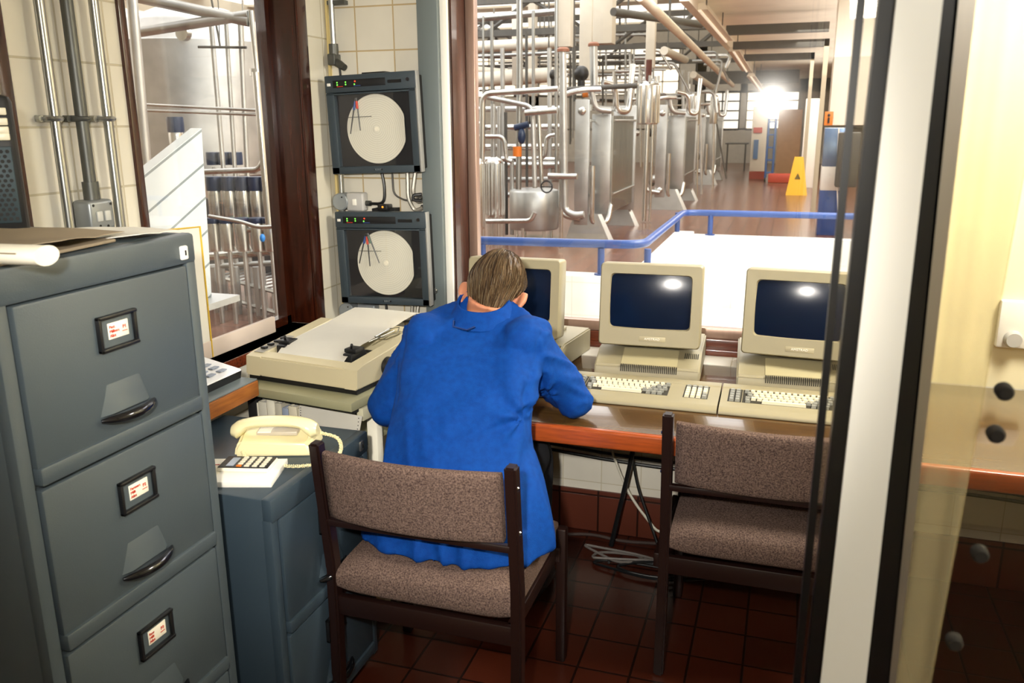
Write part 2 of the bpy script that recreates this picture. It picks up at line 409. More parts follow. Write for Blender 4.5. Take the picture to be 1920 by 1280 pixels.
# ------------------------------------------------------------------ filing cabinets
def cabinet(name, label, xf, xb, y0, y1, h, tops, bot, m, lockpos, cards):
    t = thing(name, label, 'filing cabinet', ((xf + xb) / 2, (y0 + y1) / 2, 0))
    b = MB(); b.box(xb, xf - .022, y0, y1, .03, h, .006); b.box(xb + .02, xf - .05, y0 + .02, y1 - .02, 0, .03)
    b.box(xf - .03, xf, y0, y1, h - .058, h + .001, .007)                    # top lip
    b.box(xf - .03, xf - .004, y0, y0 + .026, .03, h - .05, .003); b.box(xf - .03, xf - .004, y1 - .026, y1, .03, h - .05, .003)
    b.build('body', m, t)
    for i, (z1, z0) in enumerate(zip(tops, tops[1:] + [bot])):
        b = MB(); b.box(xf - .03, xf, y0 + .032, y1 - .032, z0 + .034, z1 - .004, .004)
        b.box(xf - .03, xf + .006, y0 + .032, y1 - .032, z0 + .004, z0 + .036, .005)
        d = b.build('drawer', m, t)
        yc = (y0 + y1) / 2; zc = z1 - .088
        # label holder frame
        b = MB(); hw, hh, k = .046, .032, .0065
        b.box(xf - .001, xf + .009, yc - hw, yc - hw + k, zc - hh, zc + hh, .002); b.box(xf - .001, xf + .007, yc + hw - k, yc + hw, zc - hh, zc + hh, .002)
        b.box(xf - .001, xf + .009, yc - hw, yc + hw, zc - hh, zc - hh + k, .002); b.box(xf - .001, xf + .009, yc - hw, yc + hw, zc + hh - k, zc + hh, .002)
        b.build('label_holder', BLACK, d)
        if i < len(cards) and cards[i]:
            b = MB(); b.box(xf, xf + .002, yc - .020, yc + .028, zc - .013, zc + .016, .0008); b.build('card', PAPERC, d)
            M = lambda y, z: facing((xf + .0024, y, z), (0, 1, 0), (0, 0, 1))
            text('writing', cards[i][0], .0078, M(yc - .018, zc + .001), RED, d, align='LEFT')
            text('writing', cards[i][1], .009, M(yc + .018, zc + .004), RED, d)
            b = MB(); b.box(xf + .002, xf + .003, yc + .012, yc + .024, zc - .004, zc - .0028); b.build('underline', RED, d)
        # pressed hood and curved grip
        zh = z1 - .232; w2 = .062; w1 = .042
        b = MB(); R0 = [(xf - .001, yc - w1, zh + .056), (xf - .001, yc + w1, zh + .056), (xf - .001, yc + w2, zh), (xf - .001, yc - w2, zh)]
        R1 = [(xf + .0005, yc - w1 + .006, zh + .052), (xf + .0005, yc + w1 - .006, zh + .052), (xf + .010, yc + w2 - .018, zh + .002), (xf + .010, yc - w2 + .018, zh + .002)]
        b.loft([R0, R1]); b.build('handle_hood', m, d)
        b = MB(); pts = []; rad = []
        for k in range(13):
            u = -1 + k / 6; pts.append((xf + .006 + .020 * (1 - u * u), yc + u * .066, zh - .004 - .002 * (1 - u * u))); rad.append(.003 + .0065 * (1 - u * u) ** .6)
        b.tube(pts, rad, 10); b.build('handle', DARKCHROME, d)
    b = MB(); ly, lz = lockpos; b.box(xf - .002, xf + .006, ly - .010, ly + .010, lz - .014, lz + .014, .004)
    lk = b.build('lock', WHITEPAINT if cards[0] else STEEL, t)
    b = MB(); b.box(xf + .005, xf + .0075, ly - .0015, ly + .0015, lz - .005, lz + .005); b.build('keyhole', BLACK, lk)
    return t
cabinet('filing_cabinet', 'tall grey four drawer filing cabinet at the left with papers on top', -1.118, -1.645, .93, 1.395, 1.321,
        [1.265, .958, .653, .348], .045, CABGREY, (1.357, 1.287),
        [('Past.\nMilkers\nAlist', 'P1'), ('Farmers\nMilk\nAlist', 'P2'), ('Raw\nMilk\nAlist', 'P3'), None])
low = cabinet('filing_cabinet', 'low blue-grey two drawer filing cabinet under the ivory telephone', -1.05, -1.515, 1.475, 1.94, .715,
              [.66, .355], .045, CABDARK, (1.895, .688), [None, None])
for yy in (1.735, 1.758): b = MB(); b.lathe([(.004, 0), (.009, .001), (.009, .002), (.004, .0025)], (-1.049, yy, .597), 12, 'x'); b.build('sticker', PAPER, low)

# papers on the tall cabinet
b = MB(); b.box(-1.62, -1.135, .80, 1.21, 1.324, 1.330, .002, Matrix.Translation((-1.3, 1.05, 0)) @ Matrix.Rotation(.12, 4, 'Z') @ Matrix.Translation((1.3, -1.05, 0)))
solo(b, 'document_folder', 'large grey-brown card folder lying flat on the tall filing cabinet', 'folder', KRAFT)
def sheet(name, label, cx, cy, w, d, rz, z, m, amp=.006, cat='paper'):
    b = MB(); nx, ny = 14, 10; rows = []
    for top in (0, 1):
        for j in range(ny + 1):
            row = []
            for i in range(nx + 1):
                u, v = i / nx - .5, j / ny - .5
                x = cx + u * w * math.cos(rz) - v * d * math.sin(rz); y = cy + u * w * math.sin(rz) + v * d * math.cos(rz)
                row.append(b.bm.verts.new((x, y, z + amp * (.5 + .5 * math.sin(u * 5 + v * 3)) * (abs(u) + abs(v)) + (.0012 if top else 0))))
            rows.append(row)
    for k in range(2):
        for j in range(ny):
            for i in range(nx):
                r0, r1 = rows[k * (ny + 1) + j], rows[k * (ny + 1) + j + 1]
                b._f((r0[i], r0[i + 1], r1[i + 1], r1[i]))
    A, B = rows[:ny + 1], rows[ny + 1:]
    for i in range(nx):
        b._f((A[0][i], A[0][i + 1], B[0][i + 1], B[0][i])); b._f((A[-1][i], A[-1][i + 1], B[-1][i + 1], B[-1][i]))
    for j in range(ny):
        b._f((A[j][0], A[j + 1][0], B[j + 1][0], B[j][0])); b._f((A[j][-1], A[j + 1][-1], B[j + 1][-1], B[j][-1]))
    return solo(b, name, label, cat, m)
sheet('paper_sheet', 'loose brown paper sheet on top of the grey-brown folder', -1.33, 1.10, .40, .24, .35, 1.332, mat('brown paper', '9c8c74', 0.75, var=0.05), .02)
sheet('paper_sheet', 'white paper poking out behind the folder at the cabinet corner', -1.27, 1.30, .26, .14, .2, 1.323, PAPER, .012)
q1 = atz(88, 479, 1.345); q0 = q1 + Vector((-.55, -.06, .002)); pr = []
ax_ = (q1 - q0).normalized(); sd = Vector((-ax_.y, ax_.x, 0)); b = MB()
for p_ in (q0, q1):
    pr.append([p_ + sd * .026 * math.cos(2 * PI * k / 20) + Vector((0, 0, .0150 * math.sin(2 * PI * k / 20))) for k in range(20)])
b.loft(pr); roll = thing('paper_roll', 'rolled white paper lying on the folder at the left edge', 'paper', (q0 + q1) / 2)
b.build('roll', PAPERC, roll)
b = MB(); e_ = sd * -.0245 + Vector((0, 0, .0055)); b.tube([q0 + e_, q1 - ax_ * .03 + e_], .0012, 5); b.build('paper_edge', mat('brown paper edge', '8a7a60', 0.8), roll)

# radio
RADIO = atz(58, 446, 1.322) - Matrix.Rotation(.80, 3, 'Z') @ Vector((.145, -.035, 0))
RA = thing('portable_radio', 'black portable radio with honeycomb grille beside the dark door frame', 'radio', RADIO, .80)
b = MB(); b.box(-.16, .145, -.035, .035, .004, .262, .012); b.build('case', BLACK, RA, world=False)
b = MB(); b.box(-.13, .135, -.038, -.034, .03, .17, .004); b.build('grille', mat('grille plate', '2b3a40', 0.45, .3), RA, world=False)
b = MB()
for j in range(15):
    for i in range(26):
        x = -.122 + i * .010 + (j % 2) * .005; z = .038 + j * .0088
        if x < .13: b.lathe([(.0036, -.0005), (.0036, .001)], (x, -.0385, z), 6, 'y')
b.build('grille_holes', BLACKM, RA, world=False)
b = MB(); b.box(-.13, .10, -.038, -.034, .183, .245, .003); b.build('dial_frame', mat('silver trim', 'd6d2c6', 0.3, .5), RA, world=False)
b = MB(); b.box(-.122, .092, -.040, -.037, .189, .239, .002); b.build('dial_window', mat('dial glass', '50707c', 0.1), RA, world=False)
for k, zz in enumerate((.232, .214, .199, .187)):
    b = MB(); b.box(.107, .136, -.044, -.034, zz - .006, zz + .007, .002); b.build('button', mat('pale button', 'e9e2c8', 0.35), RA, world=False)
b = MB(); b.tube([(-.14, 0, .25), (-.14, 0, .29), (.12, 0, .29), (.12, 0, .25)], .008, 8, .02); b.build('handle', BLACK, RA, world=False)

# ------------------------------------------------------------------ conduits on the left wall
CY = (1.592, 1.672, 1.755)
def conduit(label, y, zb, m, r):
    t = thing('conduit', label, 'pipe', (XL + .03, y, zb))
    b = MB(); b.cyl((XL + .03, y, zb), (XL + .03, y, ZC - .002), r, n=14); b.build('tube', m, t)
    b = MB(); b.box(XL, XL + .010, y - .029, y + .029, 1.537, 1.552, .002)
    b.tube([(XL + .006, y - .018, 1.544), (XL + .034, y - .018, 1.544), (XL + .047, y, 1.544), (XL + .034, y + .018, 1.544), (XL + .006, y + .018, 1.544)], .006, 8, .01)
    b.cyl((XL + .01, y - .027, 1.544), (XL + .02, y - .027, 1.544), .008, n=10); b.cyl((XL + .01, y + .027, 1.544), (XL + .02, y + .027, 1.544), .008, n=10)
    b.build('saddle_clip', m, t)
    return t
c1 = conduit('bright steel conduit nearest the dark door frame on the left wall', CY[0], 1.20, STEEL, .0115)
b = MB(); b.cyl((XL + .03, CY[0], 1.20), (XL + .03, CY[0], 1.29), .0145); b.build('coupler', STEEL, c1)
c2 = conduit('dull grey conduit running down into the square junction box', CY[1], 1.355, DARKSTEEL, .0145)
b = MB(); b.cyl((XL + .03, CY[1], 1.352), (XL + .03, CY[1], 1.395), .019); b.build('coupler', DARKSTEEL, c2)
conduit('bright steel conduit next to the left window frame', CY[2], .80, STEEL, .0115)
t = thing('junction_box', 'square grey metal junction box below the dull conduit on the tiles', 'junction box', (XL, 1.672, 1.32))
b = MB(); b.box(XL, XL + .058, 1.632, 1.712, 1.277, 1.352, .010, seg=3); b.build('box', mat('grey cast metal', '8b8f90', 0.4, .5, var=.08), t)
for yy in (1.659, 1.685): b = MB(); b.box(XL + .056, XL + .062, yy - .009, yy + .009, 1.30, 1.325, .002); b.build('switch', mat('pale rocker', 'b9b9b4', 0.4), t)
for yy, zz in ((1.644, 1.34), (1.700, 1.34), (1.659, 1.289), (1.684, 1.287)): b = MB(); b.lathe([(.0035, 0), (.0035, .002)], (XL + .057, yy, zz), 8, 'x'); b.build('screw', BLACK, t)

# ------------------------------------------------------------------ left bench and what stands on it
t = thing('side_bench', 'grey-topped bench with oak veneer edge below the left window', 'bench', (-1.56, 1.75, 0))
b = MB(); b.box(XL, -1.452, 1.46, 2.03, .75, .797, .003); b.build('edge_board', BENCHEDGE, t)
b = MB(); b.box(XL, -1.455, 1.46, 2.03, .797, .802, .002); b.build('top', BENCHTOP, t)
for yy in (1.55, 1.95): b = MB(); b.prism([(XL, .62), (XL, .75), (-1.53, .75), (-1.53, .73)], 'y', yy, yy + .02); b.build('bracket', IRON, t)
t = thing('desk_instrument', 'white-topped instrument with dark base lying on the grey bench', 'instrument', (-1.56, 1.93, .802), 0)
b = MB(); b.prism([(-1.655, .802), (-1.505, .802), (-1.50, .826), (-1.655, .858)], 'y', 1.75, 2.02); b.build('base', BLACK, t)
b = MB(); b.prism([(-1.655, .858), (-1.50, .826), (-1.502, .831), (-1.655, .863)], 'y', 1.752, 2.018); b.build('panel', mat('white panel', 'dfdfe0', 0.4), t)
for i in range(5):
    for j in range(4):
        b = MB(); x = -1.64 + i * .026; z = .8635 - (x + 1.655) * .2065
        b.box(x, x + .016, 1.80 + j * .05, 1.83 + j * .05, z - .0015, z + .0015); b.build('key', mat('grey blue print', '8e97a8', 0.5), t)
t = thing('framed_board', 'white board with yellow edge leaning in the left window recess', 'board', (-1.72, 2.04, .80))
b = MB(); b.prism([(1.915, .803), (2.19, .803), (2.19, 1.222), (1.915, 1.236)], 'x', -1.738, -1.732); b.build('panel', mat('off white board', 'e6e2d6', 0.6), t)
b = MB(); b.tube([(-1.731, 1.915, 1.236), (-1.731, 2.19, 1.222), (-1.731, 2.19, .803)], .0035, 6); b.build('edging', mat('yellow edging', 'e0b93a', 0.5), t)

# ------------------------------------------------------------------ printer corner
RZ = -.13
FR = Vector((-1.125, 1.99, 0))
PT = thing('printer_table', 'olive-topped corner table carrying the printer', 'table', FR, RZ)
b = MB(); b.box(-.45, 0, 0, .60, .742, .770, .004); b.build('top', OLIVE, PT, world=False)
b = MB(); b.box(-.44, -.012, .03, .59, .728, .742); b.build('under_top_shade', BLACKM, PT, world=False)  # black strip drawn for the shadow under the table top
b = MB(); b.box(-.02, .002, .05, .16, .70, .738, .002); b.build('pale_block', mat('pale block', 'b9b49a', 0.5), PT, world=False)
for lx, ly, lm in ((-.43, .05, BLACKM), (-.052, .14, PAPERC), (-.43, .55, BLACKM), (-.10, .55, BLACKM)):
    b = MB(); b.box(lx, lx + .035, ly, ly + .03, 0, .742, .002); b.build('leg', lm, PT, world=False)
b = MB(); b.box(-.44, -.06, .03, .59, .58, .60, .002); b.build('shelf', OLIVE, PT, world=False)
# books standing on the shelf
x = -.425; hues = ['d8d2c0', 'c9c4b4', 'e2dcc8', 'b8b2a0', '8d97a8', 'd0c8b0', 'c4bda6']
RT = ROOTM[PT.name]
for i in range(7):
    wd = (.034, .03, .028, .024, .022, .03, .026)[i]; hh = (.100, .106, .116, .110, .098, .108, .104)[i]
    o = thing('book', ('pale book at the left end of the row under the printer', 'light grey book second in the row under the printer', 'taller cream book third in the row under the printer',
                       'grey-brown book beside the taller cream book under the printer', 'slim blue-grey book in the row under the printer', 'buff book right of the slim blue-grey book under the printer',
                       'book at the right end of the row beside the fanfold paper')[i], 'book', RT @ Vector((x + wd / 2, .135, .60)), RZ, 'books on the shelf under the printer')
    b = MB(); b.box(-wd / 2, -wd / 2 + .003, -.08, .08, 0, hh); b.box(wd / 2 - .003, wd / 2, -.08, .08, 0, hh); b.box(-wd / 2, wd / 2, -.083, -.078, 0, hh, .001)
    b.build('cover', mat('book cover ' + hues[i], hues[i], 0.6), o, world=False)
    b = MB(); b.box(-wd / 2 + .003, wd / 2 - .003, -.078, .075, .003, hh - .004); b.build('pages', PAPER, o, world=False)
    x += wd + .003
# fanfold paper hanging from the table over the back of the low cabinet
t = thing('fanfold_paper', 'white fanfold paper with punched edges hanging below the printer table', 'paper', RT @ Vector((-.1, 0, .72)), RZ)
b = MB(); v = [b.bm.verts.new(p_) for p_ in ((-.205, .024, .728), (.020, .022, .728), (.012, .006, .66), (-.004, -.004, .598), (-.03, -.004, .60), (-.20, .004, .62))]; b._f(v)
bmesh.ops.solidify(b.bm, geom=b.bm.faces[:], thickness=.0012)
b.bm.transform(Matrix.Translation((0.1, 0, -.72)))
b.build('sheet', PAPER, t, world=False)
b = MB()
for k in range(12):
    u = k / 11; b.ell((.0145 - .0195 * u * u + .1 - .004, .0165 - .0225 * u,   .722 - .112 * u - .72), (.0017, .0012, .0017), 6, 4)
    if k < 6: b.ell((-.198 + .1, .0205 - .012 * u, .722 - .08 * u - .72), (.0017, .0012, .0017), 6, 4)
b.build('punched_holes', BLACKM, t, world=False)

# printer
PR = thing('printer', 'beige dot matrix printer with paper feeding out on the corner table', 'printer', RT @ Vector((-.018, .055, .754)), RZ)
for fx in (-.37, -.04):
    for fy in (.03, .38): b = MB(); b.cyl((fx, fy, .0165), (fx, fy, .032), .016); b.build('foot', BLACK, PR, world=False)
PW, PD = .41, .43
b = MB(); b.box(-PW + .006, -.006, .006, PD - .01, .019, .034); b.build('base_gap_shade', BLACK, PR, world=False)  # black plate stands for the shade in the gap under the printer
b = MB()   # side walls rise to the back, open well in the middle
side = [(0, .034), (PD, .034), (PD, .116), (PD - .06, .134), (.04, .100), (.006, .092)]
b.prism(side, 'x', -PW, -PW + .055); b.prism(side, 'x', -.048, 0)
b.prism([(0, .034), (.05, .034), (.05, .099), (.04, .101), (.006, .092)], 'x', -PW + .055, -.048)
b.prism([(PD - .10, .034), (PD, .034), (PD, .116), (PD - .06, .134), (PD - .10, .128)], 'x', -PW + .055, -.048)
b.box(-PW + .055, -.048, .05, PD - .10, .034, .05)
bmesh.ops.bevel(b.bm, geom=[e for e in b.bm.edges if e.calc_length() > .1], offset=.004, segments=2, affect='EDGES')
b.build('housing', BEIGE2, PR, world=False)
b = MB(); b.box(-PW + .056, -.049, .052, PD - .102, .0505, .054); b.cyl((-PW + .056, .17, .075), (-.049, .17, .075), .02); b.build('platen', BLACKM, PR, world=False)
for sx in (-PW + .075, -.085):
    b = MB(); b.box(sx - .018, sx + .018, .075, .15, .054, .115, .006); b.box(sx - .022, sx + .022, .09, .135, .112, .126, .004); b.cyl((sx - .01, .11, .12), (sx + .012, .085, .142), .004)
    b.build('tractor_feed', BLACK, PR, world=False)
b = MB(); prof = [(.052, .094), (.07, .106), (.10, .118), (.15, .126), (.22, .132), (.30, .138), (.38, .150), (.46, .158), (.55, .138)]
rows = [[b.bm.verts.new((x_, y_, z_)) for x_ in (-PW + .080, -.082)] for y_, z_ in prof]
for r0, r1 in zip(rows, rows[1:]): b._f((r0[0], r0[1], r1[1], r1[0]))
bmesh.ops.solidify(b.bm, geom=b.bm.faces[:], thickness=.001)
b.build('paper', PAPER, PR, world=False)
b = MB(); b.prism([(.03, .0985), (.18, .1145), (.18, .1165), (.03, .1005)], 'x', -PW + .01, -PW + .045); b.build('control_panel', mat('grey panel', '8e8a80', 0.5), PR, world=False)
for k in range(4):
    y_ = .05 + k * .03; b = MB(); b.box(-PW + .018, -PW + .036, y_, y_ + .014, .099 + y_ * .1, .1055 + y_ * .1, .001); b.build('button', BLACK, PR, world=False)
b = MB(); b.lathe([(.0, 0), (.026, 0), (.03, .004), (.03, .018), (.026, .022), (.0, .022)], (0, .15, .068), 24, 'x'); b.build('platen_knob', BLACK, PR, world=False)
b = MB(); b.tube([(-.07, .20, .140), (-.07, .28, .148), (-.045, .30, .150), (-.02, .25, .146), (-.04, .20, .142), (-.07, .20, .140)], .0018, 6); b.tube([(-.065, .16, .134), (-.045, .27, .146)], .0018, 6)
b.build('paper_rest_wire', STEEL, PR, world=False)
b = MB(); b.box(-.03, -.015, .37, .385, .115, .16, .002); b.box(-.034, -.011, .366, .389, .16, .166); b.build('release_lever', PAPERC, PR, world=False)

# ------------------------------------------------------------------ telephone, pad and calculator
PH = thing('telephone', 'ivory telephone with its handset across the top on the low cabinet', 'telephone', (-1.21, 1.75, .715), .33); PH.scale = (1, 1, .8)
b = MB(); base = []
for z, e in ((0, 0), (.03, .004), (.048, .014)):
    base.append([(-.098 + e, -.05 + e * .3, z), (.098 - e, -.05 + e * .3, z - (.012 if z else 0)), (.104 - e, .07, z + .012 * (z > 0)), (-.104 + e, .07, z + .03 * (z > 0))])
b.loft(base); bmesh.ops.bevel(b.bm, geom=b.bm.edges[:], offset=.006, segments=3, affect='EDGES'); b.build('base', PHONE, PH, world=False)
b = MB(); b.box(-.05, .055, -.01, .05, .05, .064, .003); b.build('dial_panel', mat('dial panel', 'b9b0a0', 0.4), PH, world=False)
b = MB(); b.box(-.045, -.012, -.012, .03, .062, .066); b.build('number_card', PAPER, PH, world=False)
b = MB(); rings = []
for k in range(17):
    u = -1 + k / 8; e = abs(u)
    z = .104 - .028 * e ** 3; w = .025 + .008 * e ** 4; h = .016 + (.016 * max(0, (e - .62) / .38) ** .7)
    if e == 1: w *= .6; h *= .55
    rings.append([(u * .108, -.012 + w * math.cos(a), z - (h - .013) * .7 + h * math.sin(a)) for a in [2 * PI * i / 14 for i in range(14)]])
b.loft(rings); b.build('handset', PHONE, PH, world=False)
b = MB(); RP = ROOTM[PH.name]
pts = [Vector((-.075, -.052, .02)), Vector((-.05, -.085, .012)), Vector((.02, -.118, .008)), Vector((.09, -.128, .008)), Vector((.145, -.10, .008)), Vector((.168, -.04, .008)), Vector((.15, .03, .02)), Vector((.112, .0, .055))]
dense = []
for i in range(len(pts) - 1):
    p0, p1, p2, p3 = pts[max(i - 1, 0)], pts[i], pts[i + 1], pts[min(i + 2, len(pts) - 1)]
    for k in range(30):
        s = k / 30; dense.append(.5 * ((2 * p1) + (p2 - p0) * s + (2 * p0 - 5 * p1 + 4 * p2 - p3) * s * s + (3 * p1 - p0 - 3 * p2 + p3) * s ** 3))
coil = []; ang = 0
for i, p in enumerate(dense):
    tg = (dense[min(i + 1, len(dense) - 1)] - dense[max(i - 1, 0)]).normalized(); u = tg.orthogonal().normalized(); v_ = tg.cross(u)
    for sub in range(2):
        ang += PI / 2.2; coil.append(p + (u * math.cos(ang) + v_ * math.sin(ang)) * .0045)
b.tube(coil, .0016, 5); b.build('coiled_cord', PHONE, PH, world=False)
PAD = thing('note_pad', 'white note pad under the calculator on the low cabinet', 'pad', (-1.205, 1.572, .715), .30)
b = MB(); b.box(-.10, .10, -.065, .075, 0, .014, .001); b.build('pages', PAPER, PAD, world=False)
b = MB(); b.box(-.098, -.04, -.063, .03, .0142, .0146); b.build('top_sheet', PAPERC, PAD, world=False)
b = MB(); b.tube([(-.09, -.03, .0155), (-.06, -.02, .0155)], .0012, 5); b.tube([(-.08, .03, .0155), (-.055, .035, .0155), (-.045, .02, .0155)], .001, 5); b.build('red_marks', RED, PAD, world=False)
CA = thing('calculator', 'black-faced pocket calculator with pale keys on the note pad', 'calculator', (-1.193, 1.602, .7295), .25)
b = MB(); b.box(-.065, .06, -.036, .036, 0, .010, .003); b.build('case', PAPERC, CA, world=False)
b = MB(); b.box(-.063, .058, -.034, .034, .0098, .0115, .0006); b.build('face', BLACK, CA, world=False)
b = MB(); b.box(-.046, -.028, -.026, .024, .011, .0125); b.build('display', mat('grey lcd', '8d97a6', 0.2), CA, world=False)
for i in range(4):
    for j in range(5):
        b = MB(); b.box(-.020 + i * .019, -.008 + i * .019, -.030 + j * .0125, -.0225 + j * .0125, .011, .0145, .001)
        b.build('key', ORANGE if (i, j) == (0, 0) else KEYW, CA, world=False)

# ------------------------------------------------------------------ chart recorders, boxes and trunking on the pillar
def recorder(label, x0, x1, z0, z1, pens, tilt):
    t = thing('chart_recorder', label, 'chart recorder', ((x0 + x1) / 2, YB, (z0 + z1) / 2), group='circular chart recorders')
    w, h = (x1 - x0) / 2, (z1 - z0) / 2; y0, yb = -.10, -.002      # local, front at y0
    R = Matrix.Rotation(-tilt, 4, 'Y')
    def bd(mb, n, m, p=t):
        for v in mb.bm.verts: v.co = R @ v.co
        return mb.build(n, m, p, world=False)
    b = MB(); b.box(-w + .004, w - .004, y0 + .03, yb, -h + .012, h - .012, .003); b.box(-w * .3, w * .2, -.05, yb, h - .015, h + .008); bd(b, 'case', BLACKM)
    b = MB(); fr = .032
    b.box(-w, -w + fr, y0, y0 + .032, -h, h - .06, .003); b.box(w - fr, w, y0, y0 + .032, -h, h - .06, .003)
    b.box(-w, w, y0, y0 + .032, -h, -h + .026, .003); b.box(-w, w, y0, y0 + .032, h - .068, h - .062, .002); door = bd(b, 'door_frame', RECGREY)
    b = MB(); b.box(w - .006, w + .001, y0 - .001, y0 + .03, -h, h, .002); bd(b, 'edge_strip', mat('dull aluminium edge', '8f8f8c', 0.55, .4), door)
    b = MB(); b.box(-w + fr, w - fr, y0 + .024, y0 + .03, -h + .026, h - .066); bd(b, 'inner_panel', RECDARK)
    b = MB(); b.box(-w, w, y0 - .002, y0 + .032, h - .06, h, .004); hd = bd(b, 'header', RECGREY)
    b = MB(); b.box(-w + .034, w * .35, y0 - .0035, y0, h - .043, h - .017, .001); b.box(w * .4, w - .055, y0 - .0035, y0, h - .037, h - .026); bd(b, 'display_strip', BLACK, hd)
    b = MB(); b.box(-w + .010, -w + .024, y0 - .0035, y0, h - .036, h - .026, .001); bd(b, 'badge', PAPER, hd)
    b = MB(); b.lathe([(0, -.004), (.006, -.004), (.007, 0), (.003, .001)], (w - .03, y0 - .002, h - .028), 14, 'y'); bd(b, 'lock', CHROME, hd)
    gr = glow('green indicator', '6ee048', 1.2); rd = glow('red indicator', 'ff4426', 1.5)
    for xx, zz, m in ((.052, .025, gr), (.052, .033, gr), (.086, .025, gr), (.086, .033, gr), (.124, .024, rd), (.121, .034, gr)):
        b = MB(); b.ell((-w + xx, y0 - .003, h - zz), (.0035, .002, .003), 8, 6); bd(b, 'indicator_lamp', m, hd)
    b = MB(); b.box(-w + .118, -w + .145, y0 - .0045, y0 - .003, h - .0405, h - .038); bd(b, 'blue_stripe', HALLBLUE, hd)
    b = MB(); b.box(-w + .050, -w + .075, y0 - .0045, y0 - .003, h - .0405, h - .038); bd(b, 'red_stripe', RED, hd)
    # chart: disc flattened at its right edge
    b = MB(); r = .1195; cx, cz = .006, -.018
    poly = [(cx + max(-r, min(r * .93, r * math.cos(2 * PI * k / 64))), cz + r * 1.02 * math.sin(2 * PI * k / 64)) for k in range(64)]
    b.prism(poly, 'y', y0 + .017, y0 + .0185); ch = bd(b, 'chart', chartmat)
    b = MB(); b.lathe([(.008, -.003), (.008, .001)], (cx, y0 + .017, cz), 16, 'y'); bd(b, 'hub', PAPERC, ch)
    px, pz = -.064, .094
    for (dx, dz, m) in pens:
        b = MB(); b.tube([(px + dx * .1, y0 + .012, pz), (px + dx, y0 + .012, pz + dz)], [.003, .0018], 6); p = bd(b, 'pen_arm', BLACK)
        b = MB(); b.tube([(px + dx * .12, y0 + .010, pz + dz * .1), (px + dx * .35, y0 + .010, pz + dz * .33)], .0045, 6); bd(b, 'pen_clip', m, p)
    b = MB(); b.box(px - .045, px + .055, y0 + .011, y0 + .0125, pz - .068, pz - .066); bd(b, 'pen_lift_bar', IRON)
    b = MB(); b.box(-.008, .026, y0 - .001, y0 + .001, -h + .010, -h + .016); bd(b, 'nameplate', BLACK)
    M = facing((.009, y0 - .0015, -h + .013), (1, 0, 0), (0, 0, 1)); text('lettering', 'KENT', .010, R @ M, mat('dull letter', '7d8890', 0.5), t, world=False)
    b = MB(); b.box(-w + fr, w - fr, y0 + .006, y0 + .008, -h + .026, h - .066); bd(b, 'glass', RECGLASS)
    return t
# printed chart paper
chartmat = mat('chart paper', 'd9d6c6', 0.7); nt = chartmat.node_tree
bs = nt.nodes['Principled BSDF']; tc = nt.nodes.new('ShaderNodeTexCoord'); sx = nt.nodes.new('ShaderNodeSeparateXYZ'); nt.links.new(tc.outputs['Object'], sx.inputs[0])
cb = nt.nodes.new('ShaderNodeCombineXYZ')
for i, (ax, o_) in enumerate((('X', -.006), ('Z', .018))):
    a = nt.nodes.new('ShaderNodeMath'); a.inputs[1].default_value = o_; nt.links.new(sx.outputs[ax], a.inputs[0]); nt.links.new(a.outputs[0], cb.inputs[i])
wv = nt.nodes.new('ShaderNodeTexWave'); wv.wave_type = 'RINGS'; wv.rings_direction = 'SPHERICAL'; wv.inputs['Scale'].default_value = 42; nt.links.new(cb.outputs[0], wv.inputs[0])
rp = nt.nodes.new('ShaderNodeValToRGB'); rp.color_ramp.elements[0].color = lin('c8c3b2'); rp.color_ramp.elements[0].position = .0; rp.color_ramp.elements[1].color = lin('dcd9ca'); rp.color_ramp.elements[1].position = .25
nt.links.new(wv.outputs['Fac'], rp.inputs[0]); nt.links.new(rp.outputs[0], bs.inputs['Base Color'])
recorder('upper chart recorder with two pens on its chart and a silver lock', -1.622, -1.262, 1.352, 1.700, [(-.035, -.125, HALLBLUE), (.006, -.115, RED)], .035)
recorder('lower chart recorder with three fanned pens on its chart', -1.614, -1.242, .864, 1.212, [(-.040, -.115, HALLBLUE), (.004, -.125, RED), (.044, -.112, mat('green clip', '3c5a48', 0.5))], .022)

t = thing('cable_trunking', 'tall grey steel trunking between the recorders and the back window', 'trunking', (-1.245, YB, 0))
b = MB(); b.box(-1.284, -1.206, YB - .04, YB - .001, 0, ZC, .003); b.build('cover', BLUESTEEL, t)
b = MB(); b.lathe([(0, -.006), (.009, -.006), (.012, -.002), (.012, .002)], (-1.245, YB - .04, .915), 16, 'y'); b.build('cover_screw', STEEL, t)
for zz in (1.60, 1.63, 1.66, 1.225, 1.25, .80, .815): b = MB(); b.cyl((-1.284, YB - .02, zz), (-1.298, YB - .02, zz), .009, n=10); b.build('cable_gland', BLACK, t)
b = MB(); b.box(-1.206, WX0, YB - .02, YB - .0005, .70, ZC, .003); struct(b, 'trim_7', WHITEPAINT)
b = MB(); b.box(XL + .001, XL + .010, YB - .012, YB - .0005, .70, ZC); struct(b, 'trim_8', mat('yellowed corner strip', 'd8c386', 0.5))
